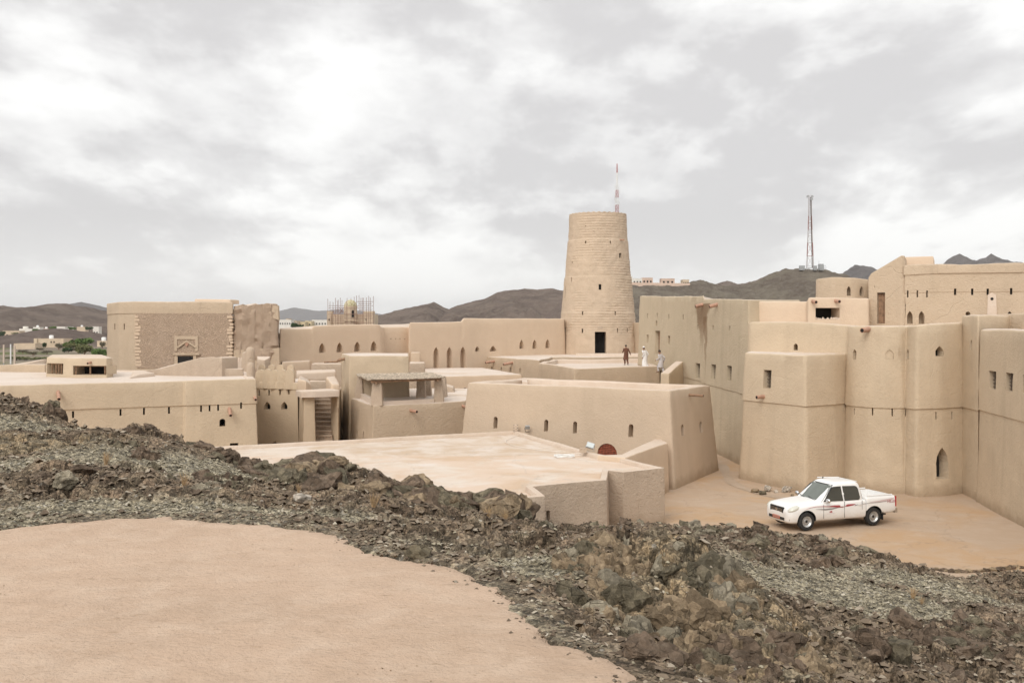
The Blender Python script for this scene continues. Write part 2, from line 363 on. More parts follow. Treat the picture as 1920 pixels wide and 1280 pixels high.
# ------------------------------------------------------------------ terrain of the rocky slope and the road on it
def vnoise(x, y, seed=0):
    xi = np.floor(x).astype(np.int64); yi = np.floor(y).astype(np.int64); fx = x-xi; fy = y-yi
    fx = fx*fx*(3-2*fx); fy = fy*fy*(3-2*fy)
    def h(a, b):
        n = (a*374761393+b*668265263+seed*974634777) & 0xffffffff; n = ((n ^ (n >> 13))*1274126177) & 0xffffffff
        return ((n ^ (n >> 16)) & 0xffff)/65535.0
    return (h(xi, yi)*(1-fx)+h(xi+1, yi)*fx)*(1-fy)+(h(xi, yi+1)*(1-fx)+h(xi+1, yi+1)*fx)*fy
def fbm(x, y, o=4, seed=0):
    r = 0; a = .5; t_ = 0
    for i in range(o): r = r+a*vnoise(x*2**i, y*2**i, seed+i*17); t_ += a; a *= .5
    return r/t_
def facets(x, y, s, seed, tilt=1.1, crack=.25, aniso=1., dome=0.):
    """fractured rock: every cell is a tilted plane with its own height, with cracks between the cells"""
    X = x/s; Y = y/(s*aniso); xi = np.floor(X).astype(np.int64); yi = np.floor(Y).astype(np.int64)
    def h(a, b, k):
        n = (a*374761393+b*668265263+(seed*13+k)*974634777) & 0xffffffff; n = ((n ^ (n >> 13))*1274126177) & 0xffffffff
        return ((n ^ (n >> 16)) & 0xffff)/65535.0
    F1 = np.full(x.shape, 9.); F2 = np.full(x.shape, 9.); H = np.zeros(x.shape); 
    for a in (-1, 0, 1):
        for b in (-1, 0, 1):
            ci, cj = xi+a, yi+b; px = ci+h(ci, cj, 1); py = cj+h(ci, cj, 2); dx = X-px; dy = Y-py; d = dx*dx+dy*dy
            val = h(ci, cj, 3)+(h(ci, cj, 4)-.5)*tilt*2*dx+(h(ci, cj, 5)-.5)*tilt*2*dy
            nr = d < F1; F2 = np.where(nr, F1, np.minimum(F2, d)); H = np.where(nr, val, H); F1 = np.where(nr, d, F1)
    e = np.sqrt(F2)-np.sqrt(F1)
    return H-crack*np.clip(1-e/.16, 0, 1)**1.5-dome*F1
CP = [ # photo column, row, distance
 # road plane and its surroundings
 (960,1280,8.22),(300,1280,8.22),(-200,1280,8.3),(300,972,15.2),(0,992,14.4),(-300,1020,13.6),(600,1010,13.9),(720,1040,12.9),(850,1075,11.9),(980,1150,10.2),(1160,1275,8.4),(500,1100,11.4),(100,1100,11.4),
 # left gravel and mound
 (0,930,18),(0,860,22.5),(0,815,27),(0,768,31),(60,772,31),(110,792,30),(-300,735,32),(-300,860,22),(130,804,27.5),(250,808,27),(330,828,26.5),(400,858,26),(450,880,25),(500,900,25),(560,916,24.5),(620,922,24),(680,918,24),(740,912,23.5),(800,914,23),(860,938,22.5),(900,952,22),(940,974,22),(990,992,22.5),(1040,1002,24),
 (200,860,22.5),(200,920,18.5),(400,900,21),(500,935,19),(700,960,18),(850,990,18),(800,1020,15),(950,1010,18),(900,1060,13.5),
 # ridge in front of the yard
 (1100,1000,28),(1250,1004,30),(1340,1004,30),(1440,1014,30),(1520,1034,30),(1600,1044,29.5),(1680,1060,29.5),(1740,1080,29),(1800,1082,30.),(1920,1079,30.7),(2200,1072,31.5),
 # between
 (1100,1000,22),(1250,1005,23),(1400,1040,24),(1500,1068,24),(1650,1075,24),(1500,1110,19.5),(1600,1110,20),(1700,1110,21),(1800,1120,22.5),(1920,1130,23.5),
 # outcrop in the middle
 (1010,1100,11.6),(1060,1050,12.6),(1150,1018,13.2),(1250,1022,12.9),(1330,1040,12.7),(1390,1085,12.2),(1440,1140,11.7),(1100,1120,11.6),(1200,1150,11.3),(1300,1180,11.0),(1180,1235,9.8),(1250,1275,9.1),(1400,1230,10.4),(1480,1275,9.8),(1350,1110,11.8),
 # its right foot and the lower right slope
 (1520,1180,14),(1560,1240,12.3),(1650,1200,15.5),(1650,1280,12),(1750,1220,15.5),(1850,1280,13.5),(1920,1200,18),(2050,1280,15),(2300,1280,18),
]
pts = [(PX(a, Y), Y, HC-(b-HY)/F*Y) for a, b, Y in CP]
pts += [(x, 36.5, .2) for x in (-24, -16)]+[(-18, 34., 3.2), (-26, 34, 4.), (-9, 30.5, 2.2), (-4, 28.5, 1.8), (0, 27.5, 1.7), (-12, 32., 1.8), (-5, 34, .3), (2, 32.5, .8), (5, 34.5, -.3), (9.5, 33.4, -.5), (13, 33, -.7), (17, 32.6, -.6), (24, 34, -.6), (-20, 40, -.6), (-5, 40, -.8), (5, 40, -1.0), (15, 40, -1.0), (28, 40, -1),
        (-35, 44, -1.), (-35, 30, 4.), (0, 2, 4.9), (-12, 2, 4.9), (8, 2, 4.7), (16, 4, 3.0), (-25, 10, 4.9), (25, 14, 1.6), (30, 25, .2), (12.5, 15.2, 2.55)]
pts = np.array(pts)
def U_(r2): return np.where(r2 > 1e-12, r2*np.log(np.maximum(r2, 1e-12)), 0.)
N_ = len(pts); K_ = U_(((pts[:, None, :2]-pts[None, :, :2])**2).sum(-1))+np.eye(N_)*.6
P_ = np.hstack([np.ones((N_, 1)), pts[:, :2]]); A_ = np.vstack([np.hstack([K_, P_]), np.hstack([P_.T, np.zeros((3, 3))])])
sol = np.linalg.solve(A_, np.concatenate([pts[:, 2], np.zeros(3)]))
def base(x, y):
    sh = x.shape; x = x.ravel(); y = y.ravel(); out = np.empty(len(x))
    for i in range(0, len(x), 40000):
        a, b = x[i:i+40000], y[i:i+40000]; r = (a[:, None]-pts[None, :, 0])**2+(b[:, None]-pts[None, :, 1])**2
        out[i:i+40000] = U_(r)@sol[:N_]+sol[N_]+sol[N_+1]*a+sol[N_+2]*b
    return out.reshape(sh)
# outline of the plastered road on the slope, photo pixels on the plane z = 4.9
ZR = 4.9
RO = [(-900,1110),(-250,1012),(0,992),(60,984),(130,978),(220,973),(300,971),(400,975),(470,980),(560,986),(615,994),(650,1004),(680,1022),(720,1034),(790,1044),(850,1062),(880,1082),(930,1098),(962,1126),(985,1155),(1015,1180),(1060,1198),(1110,1210),(1150,1230),(1180,1252),(1165,1275),(1130,1320),(1180,1420)]
RO = [(PX(a, F*(HC-ZR)/(b-HY)), F*(HC-ZR)/(b-HY)) for a, b in RO]+[(5, 1.), (-30, 1.)]
RO = np.array(RO)
def sdroad(x, y):   # negative inside the road
    d = np.full(x.shape, 1e9); ins = np.zeros(x.shape, bool); n = len(RO)
    for i in range(n):
        a = RO[i]; b = RO[(i+1) % n]; e = b-a; wx = x-a[0]; wy = y-a[1]; t_ = np.clip((wx*e[0]+wy*e[1])/(e@e), 0, 1)
        d = np.minimum(d, (wx-e[0]*t_)**2+(wy-e[1]*t_)**2)
        c = ((a[1] > y) != (b[1] > y)) & (x < (b[0]-a[0])*(y-a[1])/(b[1]-a[1]+1e-12)+a[0]); ins ^= c
    d = np.sqrt(d); return np.where(ins, -d, d)
def gauss(x, y, px, py, Y, sx_, sy_):
    return np.exp(-((x-PX(px, Y))/sx_)**2-((y-Y)/sy_)**2)
def masks(x, y):
    """gravel amount and ochre amount of the slope"""
    n = fbm(x*.35+3, y*.35, 4, 5)-.5
    g = np.zeros(x.shape)
    for a in ((260,860,22.7,5.5,2.2),(60,870,22,3.5,2.),(60,790,27.5,2.6,1.),(550,975,16.6,6.,1.0),(100,960,15.8,3.,.7),(930,1005,17,2.6,2.),(880,1040,14,2.,1.6),(1550,1120,20,2.6,3.2),(1700,1085,23,3,2.),(1450,1175,14,1.2,2.),(1000,1060,12.6,.9,1.2)): g = np.maximum(g, gauss(x, y, *a))
    g = np.clip((g+n*.9-.42)*3.2, 0, 1)
    o = np.zeros(x.shape)
    for a in ((1280,1100,11.8,1.3,1.2),(1380,1180,11,1.,1.6),(900,960,21.5,1.2,1.5),(40,850,24,3,1.6)): o = np.maximum(o, gauss(x, y, *a))
    sdm = sdroad(x, y); g = np.maximum(g, np.clip((1.-sdm/1.6+n*2.2-.45)*2, 0, 1)); return g, np.clip((o+n*.8-.3)*2.5, 0, 1)
def height(x, y):
    b = base(x, y); g, o = masks(x, y); sd = sdroad(x, y)
    wx = x+(fbm(x*1.3, y*1.3, 3, 21)-.5)*.9; wy = y+(fbm(x*1.3+9, y*1.3, 3, 22)-.5)*.9
    rk = 1-g*.93
    near = np.clip((y-8)/10, .0, 1)
    big = facets(wx*.8+wy*.3, wy, 1.25, 1, .6, .30, 1.25, .55)-.3
    med = facets(wx-wy*.3, wy, .5, 2, .65, .45, 1.2, .5)-.3
    sm = facets(wx, wy, .2, 3, .8, .4, 1., .4)-.35
    ti = facets(x+.03*np.sin(y*40), y, .075, 4, 1., .2)-.5
    lo = fbm(x*.5, y*.5, 3, 40)-.5
    amp = .55+.45*np.clip(fbm(x*.25, y*.25, 2, 60)*2-.3, 0, 1)
    h = lo*.30*rk+rk*amp*(big*(.24+.12*near)+med*(.13+.03*near)+sm*.06)+ti*(.022+.012*g)+(fbm(x*9, y*9, 3, 70)-.5)*.03
    crest = gauss(x, y, 1250, 1060, 12.3, 1.7, 1.3); h = h*(1-crest*.25)
    edge = np.clip((sd-.05)/.7, 0, 1); edge = edge*edge*(3-2*edge)
    z = b+h*(.18+.82*edge)
    e2 = np.clip((sd+(fbm(x*2.2, y*2.2, 4, 80)-.5)*.5)/.35, -1, 1)
    z = np.where(sd < 1.2, z*np.clip(sd/1.2, 0, 1)+(1-np.clip(sd/1.2, 0, 1))*np.maximum(z*.35+.65*ZR, 4.80) , z)
    z = z+np.where(e2 < 0, e2*.35, e2*.05*(sd < .6))
    return z, g, o, sd
def grid_mesh(name, xs, ys, zs, material, attrs=None, smooth=None, flip=False, keep=None):
    nr, nc = xs.shape; co = np.stack([xs, ys, zs], -1).reshape(-1, 3).astype(np.float32)
    me = bpy.data.meshes.new(name); i = np.arange(nr-1)[:, None]*nc+np.arange(nc-1)[None, :]
    q = np.stack([i, i+1, i+nc+1, i+nc], -1).reshape(-1, 4)
    if flip: q = q[:, ::-1]
    if keep is not None: q = q[(keep[:-1, :-1] & keep[1:, 1:] & keep[1:, :-1] & keep[:-1, 1:]).ravel()]
    me.vertices.add(len(co)); me.vertices.foreach_set('co', co.ravel()); me.loops.add(q.size); me.loops.foreach_set('vertex_index', q.ravel().astype(np.int32))
    me.polygons.add(len(q)); me.polygons.foreach_set('loop_start', np.arange(0, q.size, 4, dtype=np.int32))
    me.polygons.foreach_set('use_smooth', np.full(len(q), bool(smooth)))
    me.update(calc_edges=True); me.materials.append(material)
    for k, a in (attrs or {}).items():
        at = me.attributes.new(k, 'FLOAT', 'POINT'); at.data.foreach_set('value', a.ravel().astype(np.float32))
    return link(name, me)
m, t = mat('rocky_slope'); p = t.pos(); M_slope = m
ga = t.n('ShaderNodeAttribute', attribute_name='gravel').outputs['Fac']; oa = t.n('ShaderNodeAttribute', attribute_name='ochre').outputs['Fac']
n1 = t.ramp(t.noise(p, .8, 6, .65, .4), .38, .64); n2 = t.ramp(t.noise(t.vm('ADD', p, (7., 3., 1.)), 2.6, 7, .7, .3), .36, .66)
vor = t.n('ShaderNodeTexVoronoi', {'Vector': p, 'Scale': 3.}).outputs['Color']; vr = t.n('ShaderNodeSeparateColor', {0: vor}).outputs
rock = t.mix(n1, (.115, .080, .055), (.26, .19, .13)); rock = t.mix(t.m('MULTIPLY', n2, .5), rock, (.23, .195, .13))
rock = t.mix(t.m('MULTIPLY', vr[0], .35), rock, (.20, .145, .10))
och = t.mix(n2, (.29, .215, .13), (.20, .17, .12)); rock = t.mix(oa, rock, och)
vg = t.n('ShaderNodeTexVoronoi', {'Vector': p, 'Scale': 16.}).outputs['Color']; vgr = t.n('ShaderNodeSeparateColor', {0: vg}).outputs
grav = t.mix(n2, (.25, .215, .148), (.43, .38, .275)); grav = t.mix(t.ramp(vgr[0], .3, 1., 0, .6), grav, (.09, .08, .062)); grav = t.mix(t.ramp(vgr[1], .86, .95, 0, .7), grav, (.38, .36, .31))
col = t.mix(ga, rock, grav)
v2 = t.n('ShaderNodeTexVoronoi', {'Vector': p, 'Scale': 11.}).outputs; v2c = t.n('ShaderNodeSeparateColor', {0: v2['Color']}).outputs
fl = t.m('MULTIPLY', t.ramp(v2c[1], .93, .97), t.ramp(v2['Distance'], .25, .45, 1., 0.)); col = t.mix(t.m('MULTIPLY', fl, .8), col, (.36, .33, .28))
br = t.n('ShaderNodeTexNoise', {'Vector': p, 'Scale': 40., 'Detail': 6.}).outputs[0]
col = t.mix(t.ramp(br, .35, .7, .0, .5), col, tuple([.04, .032, .024]))
vA = t.n('ShaderNodeTexVoronoi', {'Vector': t.vm('ADD', p, t.vm('MULTIPLY', t.n('ShaderNodeTexNoise', {'Vector': p, 'Scale': 6.}).outputs['Color'], (.15, .15, .15))), 'Scale': 7.}).outputs; vB = t.n('ShaderNodeTexVoronoi', {'Vector': p, 'Scale': 26.}).outputs
kA = t.ramp(t.n('ShaderNodeSeparateColor', {0: vA['Color']}).outputs[0], 0., 1., .55, 1.5); kB = t.ramp(t.n('ShaderNodeSeparateColor', {0: vB['Color']}).outputs[1], 0., 1., .6, 1.5); kk = t.m('MULTIPLY', kA, kB)
col = t.mix(1., col, t.n('ShaderNodeCombineColor', {0: kk, 1: kk, 2: kk}).outputs[0], 'MULTIPLY')
h = t.m('ADD', t.m('MULTIPLY', t.noise(p, 9., 8, .7, .4), 1.), t.m('SUBTRACT', t.m('MULTIPLY', v2c[0], .25), t.m('ADD', t.m('MULTIPLY', vA['Distance'], .8), t.m('MULTIPLY', vB['Distance'], .35))))
t.bsdf(col, .92, h, .08, .9, spec=.2)
m, t = mat('road_plaster'); p = t.pos(); M_road = m
a = t.ramp(t.noise(p, .35, 6, .62, .4), .35, .68); b = t.ramp(t.noise(t.vm('ADD', p, (3., 8., 0.)), 1.6, 7, .65, .4), .4, .72)
col = t.mix(a, (.57, .42, .31), (.50, .365, .265)); col = t.mix(t.m('MULTIPLY', b, .6), col, (.64, .50, .385))
col = t.mix(t.m('MULTIPLY', t.ramp(t.noise(t.n('ShaderNodeMapping', {'Vector': p, 'Scale': (1., 2.6, 1.)}).outputs[0], 7., 8, .75, .8), .53, .70), .75), col, (.36, .25, .165))
col = t.mix(t.ramp(t.noise(p, 60., 3, .6), .35, .8, 0., .2), col, (.33, .24, .165))
t.bsdf(col, .95, t.m('ADD', t.noise(p, 3., 8, .68, .3), t.m('MULTIPLY', t.noise(p, 22., 5, .6), .45)), .07, 1., spec=.15)
NR, NC = 640, 880
yy = 3.0*(41/3.0)**np.linspace(0, 1, NR); tt = np.linspace(-1, 1, NC)
gy = np.repeat(yy[:, None], NC, 1); gx = tt[None, :]*(.60*gy+3.)
gz, gg, go, gs = height(gx, gy)
slope = grid_mesh('hillside', gx, gy, gz, M_slope, {'gravel': gg, 'ochre': go}); tag(slope, kind='structure')
# road sheet, laid over the slope
ry = 1.5*(17/1.5)**np.linspace(0, 1, 230); rt = np.linspace(-26, 7., 300); Gy = np.repeat(ry[:, None], 300, 1); Gx = np.repeat(rt[None, :], 230, 0)
sdr = sdroad(Gx, Gy); sdn = sdr+(fbm(Gx*1.5, Gy*1.5, 5, 90)-.5)*.5+(fbm(Gx*9, Gy*9, 3, 99)-.5)*.14
Gz = ZR+(fbm(Gx*.3, Gy*.3, 3, 91)-.5)*.10+(fbm(Gx*1.8, Gy*1.8, 4, 92)-.5)*.03
Gz = np.where(sdn > -.1, Gz-np.clip(sdn+.1, 0, .9)*.55, Gz)
road = grid_mesh('road', Gx, Gy, Gz, M_road, smooth=True, keep=sdn < .9); tag(road, kind='structure')
# ------------------------------------------------------------------ yard and the plain
m, t = mat('plain_soil'); p = t.pos(); M_plain = m
a = t.ramp(t.noise(p, .012, 6, .6), .4, .62); b = t.ramp(t.noise(p, .03, 6, .65), .45, .65); q = t.n('ShaderNodeSeparateXYZ', {0: p}).outputs
col = t.mix(a, (.16, .125, .10), (.24, .20, .155)); gr = t.m('MULTIPLY', b, t.m('MULTIPLY', t.ramp(q[1], 150., 220.), t.ramp(q[1], 420., 600., 1., 0.)))
col = t.mix(gr, col, (.115, .125, .05)); t.bsdf(col, .95, t.noise(p, .4, 6), .3, .5, spec=.1)
g = MB(); E = 11000
for (x0, x1, y0, y1) in ((-E, E, -60, E),): g.add([(x0, y0, -.02), (x1, y0, -.02), (x1, y1, -.02), (x0, y1, -.02)], [(0, 1, 2, 3)])
tag(g.build('ground', M_plain), kind='structure')
yx, yy2 = np.meshgrid(np.linspace(-30, 34, 140), np.linspace(26, 110, 180)); yz = .0+(fbm(yx*.25, yy2*.25, 3, 95)-.5)*.07
yz = np.maximum(yz, -.015)
tag(grid_mesh('yard', yx, yy2, yz, M_yard, smooth=True), kind='structure')
def strip(name, pxs, wd, z, material):     # a painted / plastered strip on the yard
    P = [Vector((PX(a, F*(HC-z)/(b-HY)), F*(HC-z)/(b-HY), z)) for a, b in pxs]; mb = MB(); Vv = []
    P = [P[0].lerp(P[-1], 0) for _ in ()] or [a_.lerp(b_, k/4) for a_, b_ in zip(P, P[1:]) for k in range(4)]+[P[-1]]
    for i, p_ in enumerate(P):
        d = (P[min(i+1, len(P)-1)]-P[max(i-1, 0)]).normalized(); nn = Vector((-d.y, d.x, 0)); k = wd*(1+.25*math.sin(i*.6)); Vv += [p_+nn*k/2, p_-nn*k/2]
    for q_ in Vv: q_.z = max(-.015, float((fbm(np.array([q_.x*.25]), np.array([q_.y*.25]), 3, 95)-.5)[0]*.07))+.012
    mb.add(Vv, [(2*i, 2*i+1, 2*i+3, 2*i+2) for i in range(len(P)-1)]); return mb.build(name, material)
tag(strip('path', [(1352, 868), (1358, 876), (1362, 890), (1372, 902), (1392, 912), (1420, 922), (1460, 930), (1500, 936)], .5, .05, M_cap), kind='structure')
# ------------------------------------------------------------------ the fort: lower roof building in front
def Rz(px, py, z): Y = F*(HC-z)/(py-HY); return (px, Y, z)
b = Block('low_flat_roofed_building', 'low building with wide pale flat roof and stepped notched corners behind the rocks', 'building',
    [Rz(400, 837, 2.25), Rz(967, 807, 2.25), Rz(1122, 851, 2.25), Rz(1169, 858, 2.25), Rz(1246, 876, 2.25), Rz(1169, 884, 2.25), Rz(1141, 881, 2.25), Rz(1138, 899, 2.25), Rz(1000, 912, 2.25), Rz(1022, 929, 2.25), Rz(905, 938, 2.25), (640, 34, 2.25), (330, 43, 2.25)],
    z0=-.3, batter=.012, parapet=.17, thick=.24, r=.03, rough=.025, cr=.05, mat_=M_grey, roof=M_roofs, ds=.35)
b.op(1028, 968, 7, 22, 'rect', .4, 'drain_opening', cap=M_dark)
b.done()
# low ramp wall up to the gate block
Block('ramp_wall', 'low sloping wall with pale top running from the flat roof to the gate block', 'wall',
    [Rz(1120, 853, 2.3), Rz(1172, 858, 2.3), (1252, 47., 2.32), (1234, 49., 2.34), Rz(1165, 852, 2.3)], z0=-.2, batter=.03, r=.06, rough=.02, cr=.1, mat_=M_pink, roof=False, ds=.35).done()
# gate block with the lattice door
b = Block('mud_block_house', 'broad smooth block with arched slots and red lattice opening below its sunken roof', 'building',
    [(877, 55., 4.7), (1256, 48.2, 4.7), (1331, 54., 4.62), (985, 59.6, 4.7)], z0=-.2, batter=.085, parapet=.42, thick=.55, r=.09, rough=.05, cr=.25, mat_=M_box, ds=.4)
for x, y, w_, h_ in ((929, 792, 7.5, 22), (1024, 797.5, 7.5, 22), (1078, 801, 7.5, 22), (1183, 807, 9, 24)): b.op(x, y, w_, h_, 'arch', .45, 'arched_slot')
for x, y, w_, h_ in ((1280, 806, 5, 22), (1314, 800, 4.5, 20)): b.op(x, y, w_, h_, 'arch', .4, 'arched_slot')
P, n = b.hit(1138, 851); b.opw(P+Vector((0, 0, -.42)), n, 1.12, 1.9, 'arch', .3, 'arched_window', cap=M_dark)
u = Vector((-n.y, n.x, 0)); g = MB(); c0 = P+Vector((0, 0, -.42))-n*.1
for k in range(-6, 7):
    x = k*.086; top = .45+math.sqrt(max(0, .54**2-x*x))*.9; g.tube([c0+u*x+Vector((0, 0, -.9)), c0+u*x+Vector((0, 0, top))], .024, 6)
for k in range(21):
    z = -.8+k*.086; hw = .55 if z < .45 else math.sqrt(max(.001, .54**2-((z-.45)/.9)**2)); g.tube([c0+u*-hw+Vector((0, 0, z)), c0+u*hw+Vector((0, 0, z))], .024, 6)
g.build('red_lattice', M_woodred, [o for o in b.root.children if o.name.startswith('arched_window')][0])
b.spout(1292, 740, .75, .07, -.02, mt=M_wood)
b.done()
mb = MB(); A, B_ = W(975, 719, 57.6), W(977, 717, 58.9)
# dividing kerb on its sunken roof
P0 = Vector((PX(982, 56.2), 56.2, 0)); P1 = Vector((PX(985, 58.6), 58.6, 0)); 
mb.box(((P0.x+P1.x)/2, 57.2, 4.42), (.3, 2.6, .5)); mb.build('roof_kerb', M_cap, b.root)
# ------------------------------------------------------------------ left front building
b = Block('long_flat_roofed_building', 'long mud building at left with narrow slots in its front below a flat roof', 'building',
    [(-260, 45.5, 4.98), (0, 47.6, 4.98), (345, 51.4, 4.98), (348, 51.25, 5.0), (481, 52.4, 5.02), (462, 62., 5.), (-260, 68., 4.98)], z0=-.6, batter=.035, parapet=.1, thick=.4, r=.07, rough=.045, cr=.12, ledges=((3.72, .05),), ds=.38)
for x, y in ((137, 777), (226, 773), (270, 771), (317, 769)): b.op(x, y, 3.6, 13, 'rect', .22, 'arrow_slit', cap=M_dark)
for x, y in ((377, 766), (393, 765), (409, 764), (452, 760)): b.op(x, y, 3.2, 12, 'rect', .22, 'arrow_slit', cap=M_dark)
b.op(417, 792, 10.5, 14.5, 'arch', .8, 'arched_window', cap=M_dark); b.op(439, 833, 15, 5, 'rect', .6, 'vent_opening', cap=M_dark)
b.spout(109, 735, .6, .09, -.3); b.spout(430, 766, .65, .09, -.3); b.spout(478, 745, .5, .08, -.08)
b.done()
# roof kiosk
kz = 4.88
k = Block('roof_kiosk', 'small square kiosk with wooden framed windows standing on the left flat roof', 'kiosk',
    [(88, 57.6, 6.02), (137, 56.3, 6.0), (200, 56.2, 6.0), (211, 57.2, 6.0), (192, 61.5, 6.05), (96, 61.8, 6.05)], z0=kz, batter=.03, r=.09, rough=.03, cr=.12, ds=.25, roof=False)
for x, y, w_, h_ in ((103, 691, 30, 20), (168, 694, 57, 17)):
    k.op(x, y, w_, h_, 'rect', 1.3, 'window', cap=M_dark, cosmin=.6)
P, n = k.hit(168, 694); u = Vector((-n.y, n.x, 0)); f = MB()
for a in (-.86, -.02, .84): f.tube([P+u*a-n*.12+Vector((0, 0, -.27)), P+u*a-n*.12+Vector((0, 0, .27))], .045, 4)
f.tube([P+u*-.88-n*.1+Vector((0, 0, .25)), P+u*.88-n*.1+Vector((0, 0, .25))], .04, 4); f.build('window_frame', M_wood, k.root)
P, n = k.hit(103, 691); u = Vector((-n.y, n.x, 0)); f = MB()
for a in (-.45, -.05, .2, .45): f.tube([P+u*a-n*.12+Vector((0, 0, -.3)), P+u*a-n*.12+Vector((0, 0, .3))], .045, 4)
f.tube([P+u*-.5-n*.1+Vector((0, 0, .29)), P+u*.5-n*.1+Vector((0, 0, .29))], .05, 4); f.build('window_frame', M_wood, k.root)
k.spout(170, 679, .35, .07, -.05); k.done()
# ramp parapet and details on that roof
def slab_wall(name, label, cat, pts_, th, z0, material, dirv=None, r=.08, group=None):
    """a thick wall along a line of (px, Y, ztop)"""
    P = [Vector((PX(a, Y), Y, z)) for a, Y, z in pts_]; d = (P[-1]-P[0]); d.z = 0; d.normalize(); nn = Vector((d.y, -d.x, 0))
    if nn.y > 0: nn = -nn
    cs = [(p.x, p.y, p.z) for p in P]+[(p.x-nn.x*th, p.y-nn.y*th, p.z) for p in reversed(P)]
    bl = Block(name, label, cat, cs, z0=z0, batter=.02, r=r, rough=.035, cr=.08, mat_=material, roof=False, ds=.3, world=True, group=group); return bl
slab_wall('stair_parapet', 'rough grey wall with a sloping top behind the roof kiosk', 'wall', [(262, 59.5, 5.12), (300, 58.5, 5.32), (345, 57.9, 5.72), (376, 57.6, 5.96), (394, 57.5, 6.02), (416, 57.4, 6.0)], 1.5, 4.7, M_grey).done()

Block('roof_kerb', 'short pale kerb hump beside the sloping wall on the left roof', 'kerb', [Rz(243, 708, 4.95), (262, 56.2, 5.13), (290, 57.5, 5.13), (262, 60, 5.15), (248, 59.4, 5.1)], z0=4.85, batter=.25, r=.08, rough=.03, cr=.1, mat_=M_cap, roof=False, ds=.25).done()
slab_wall('low_parapet', 'low rough parapet between the sloping wall and the rounded pillars', 'wall', [(416, 57.6, 5.36), (456, 57.9, 5.36)], .5, 4.8, M_grey).done()
def pillar(label, px, Y, zt, w_, z0=4.9, head=.35):
    x = PX(px, Y); e = empty('rounded_pillar', (x, Y, z0), label, 'pillar', 'rounded pillars at the end of the left roof'); mb = MB(); N = 10
    prof = [(w_*.52, 0), (w_*.5, (zt-z0)*.5), (w_*.5, zt-z0-head), (w_*.47, zt-z0-head*.6), (w_*.36, zt-z0-head*.2), (w_*.16, zt-z0)]
    mb.lathe(prof, (x, Y, z0), 20); mb.build('shaft', M_grey, e, 50)
pillar('taller rounded mud pillar at the right end of the left roof', 469, 61.5, 6.52, .58)
pillar('shorter rounded mud pillar in front of the taller one, at the left roof corner', 470, 56., 5.78, .44)
Block('mud_stub_wall', 'worn square mud stub left of the taller rounded pillar', 'wall', [(454, 62.5, 6.15), (463, 61.8, 6.2), (464, 63.5, 6.2), (455, 64, 6.1)], z0=4.9, batter=.04, r=.12, rough=.05, cr=.1, mat_=M_grey, roof=False, ds=.25).done()
# crenel row below the ruined wall
e = empty('crenellated_parapet', (PX(438, 66), 66, 4.6), 'small pale crenellated parapet left of the rounded pillars', 'parapet'); mb = MB()
x0, x1 = PX(427, 66), PX(455, 66); mb.box(((x0+x1)/2, 66, 5.05), (x1-x0, .3, .9)); mb.build('parapet_wall', M_cap, e)
for i in range(6): mb = MB(); xx = x0+(x1-x0)*(i+.5)/6; mb.lathe([(.085, 0), (.085, .14), (.05, .22), (.01, .26)], (xx, 66, 5.48), 10); mb.build('merlon', M_cap, e, 50)
# low walls at the far left edge
slab_wall('back_wall', 'worn low wall at the far left edge behind the roof', 'wall', [(-120, 64, 5.05), (0, 63.5, 5.32), (40, 63, 5.38), (84, 62.6, 5.4)], .8, 4.2, M_rough).done()
slab_wall('outer_low_wall', 'lower pale wall behind the worn wall at the far left', 'wall', [(-120, 70, 4.8), (0, 70, 5.0), (50, 71, 5.15), (84, 72, 5.42)], .7, 3.5, M_cap).done()
# ------------------------------------------------------------------ keep at left
b = Block('square_keep', 'tall square keep at left with rubble stone front under a smooth plaster band', 'building',
    [(200, 79.5, 9.62), (222, 77.2, 9.66), (251, 76.4, 9.68), (437, 75., 9.62), (437, 82., 9.62), (215, 92, 9.6)], z0=0., batter=.008, parapet=0, r=.12, rough=.05, cr=.3, ledges=((8.72, .05),), mat_=M_rough, ds=.45)
for x in (215, 233): b.op(x, 612, 2.2, 11, 'rect', .22, 'arrow_slit', cap=M_dark)
b.done()
# rubble facing between the plaster corner and the ruined part
def panel(name, pxs, Y0, Y1, px0, px1, th, material, parent, sub=.35, rough=.02, smooth=None):
    """masonry facing of real thickness following a wall line: outline in photo pixels"""
    mb = MB(); m = len(pxs)
    def P(a, b_, o): Y = Y0+(Y1-Y0)*(a-px0)/(px1-px0); p = W(a, b_, Y); d = Vector((PX(px1, Y1)-PX(px0, Y0), Y1-Y0, 0)).normalized(); return p+Vector((d.y, -d.x, 0))*o
    front = [P(a, b_, th) for a, b_ in pxs]; back = [P(a, b_, -.2) for a, b_ in pxs]
    mb.add(front+back, [tuple(range(m))]+[(i, m+i, m+(i+1) % m, (i+1) % m) for i in range(m)]); return mb.build(name, material, parent)
kY = lambda a: 76.4+(75.-76.4)*(a-251)/(437-251)
edge = [(252, 587), (436, 587)]
left = []; y = 587; i = 0
while y < 690: xx = 252+(3, 9, 5, 12, 7, 10)[i % 6]; left += [(xx, y), (xx, min(690, y+7))]; y += 7; i += 1
right = []; y = 690; i = 0
while y > 587: xx = 436-(2, 6, 3, 8)[i % 4]; right += [(xx, y), (xx, max(587, y-8))]; y -= 8; i += 1
panel('rubble_facing', left[::1]+right, 76.4, 75., 251, 437, .035, M_stone, b.root)
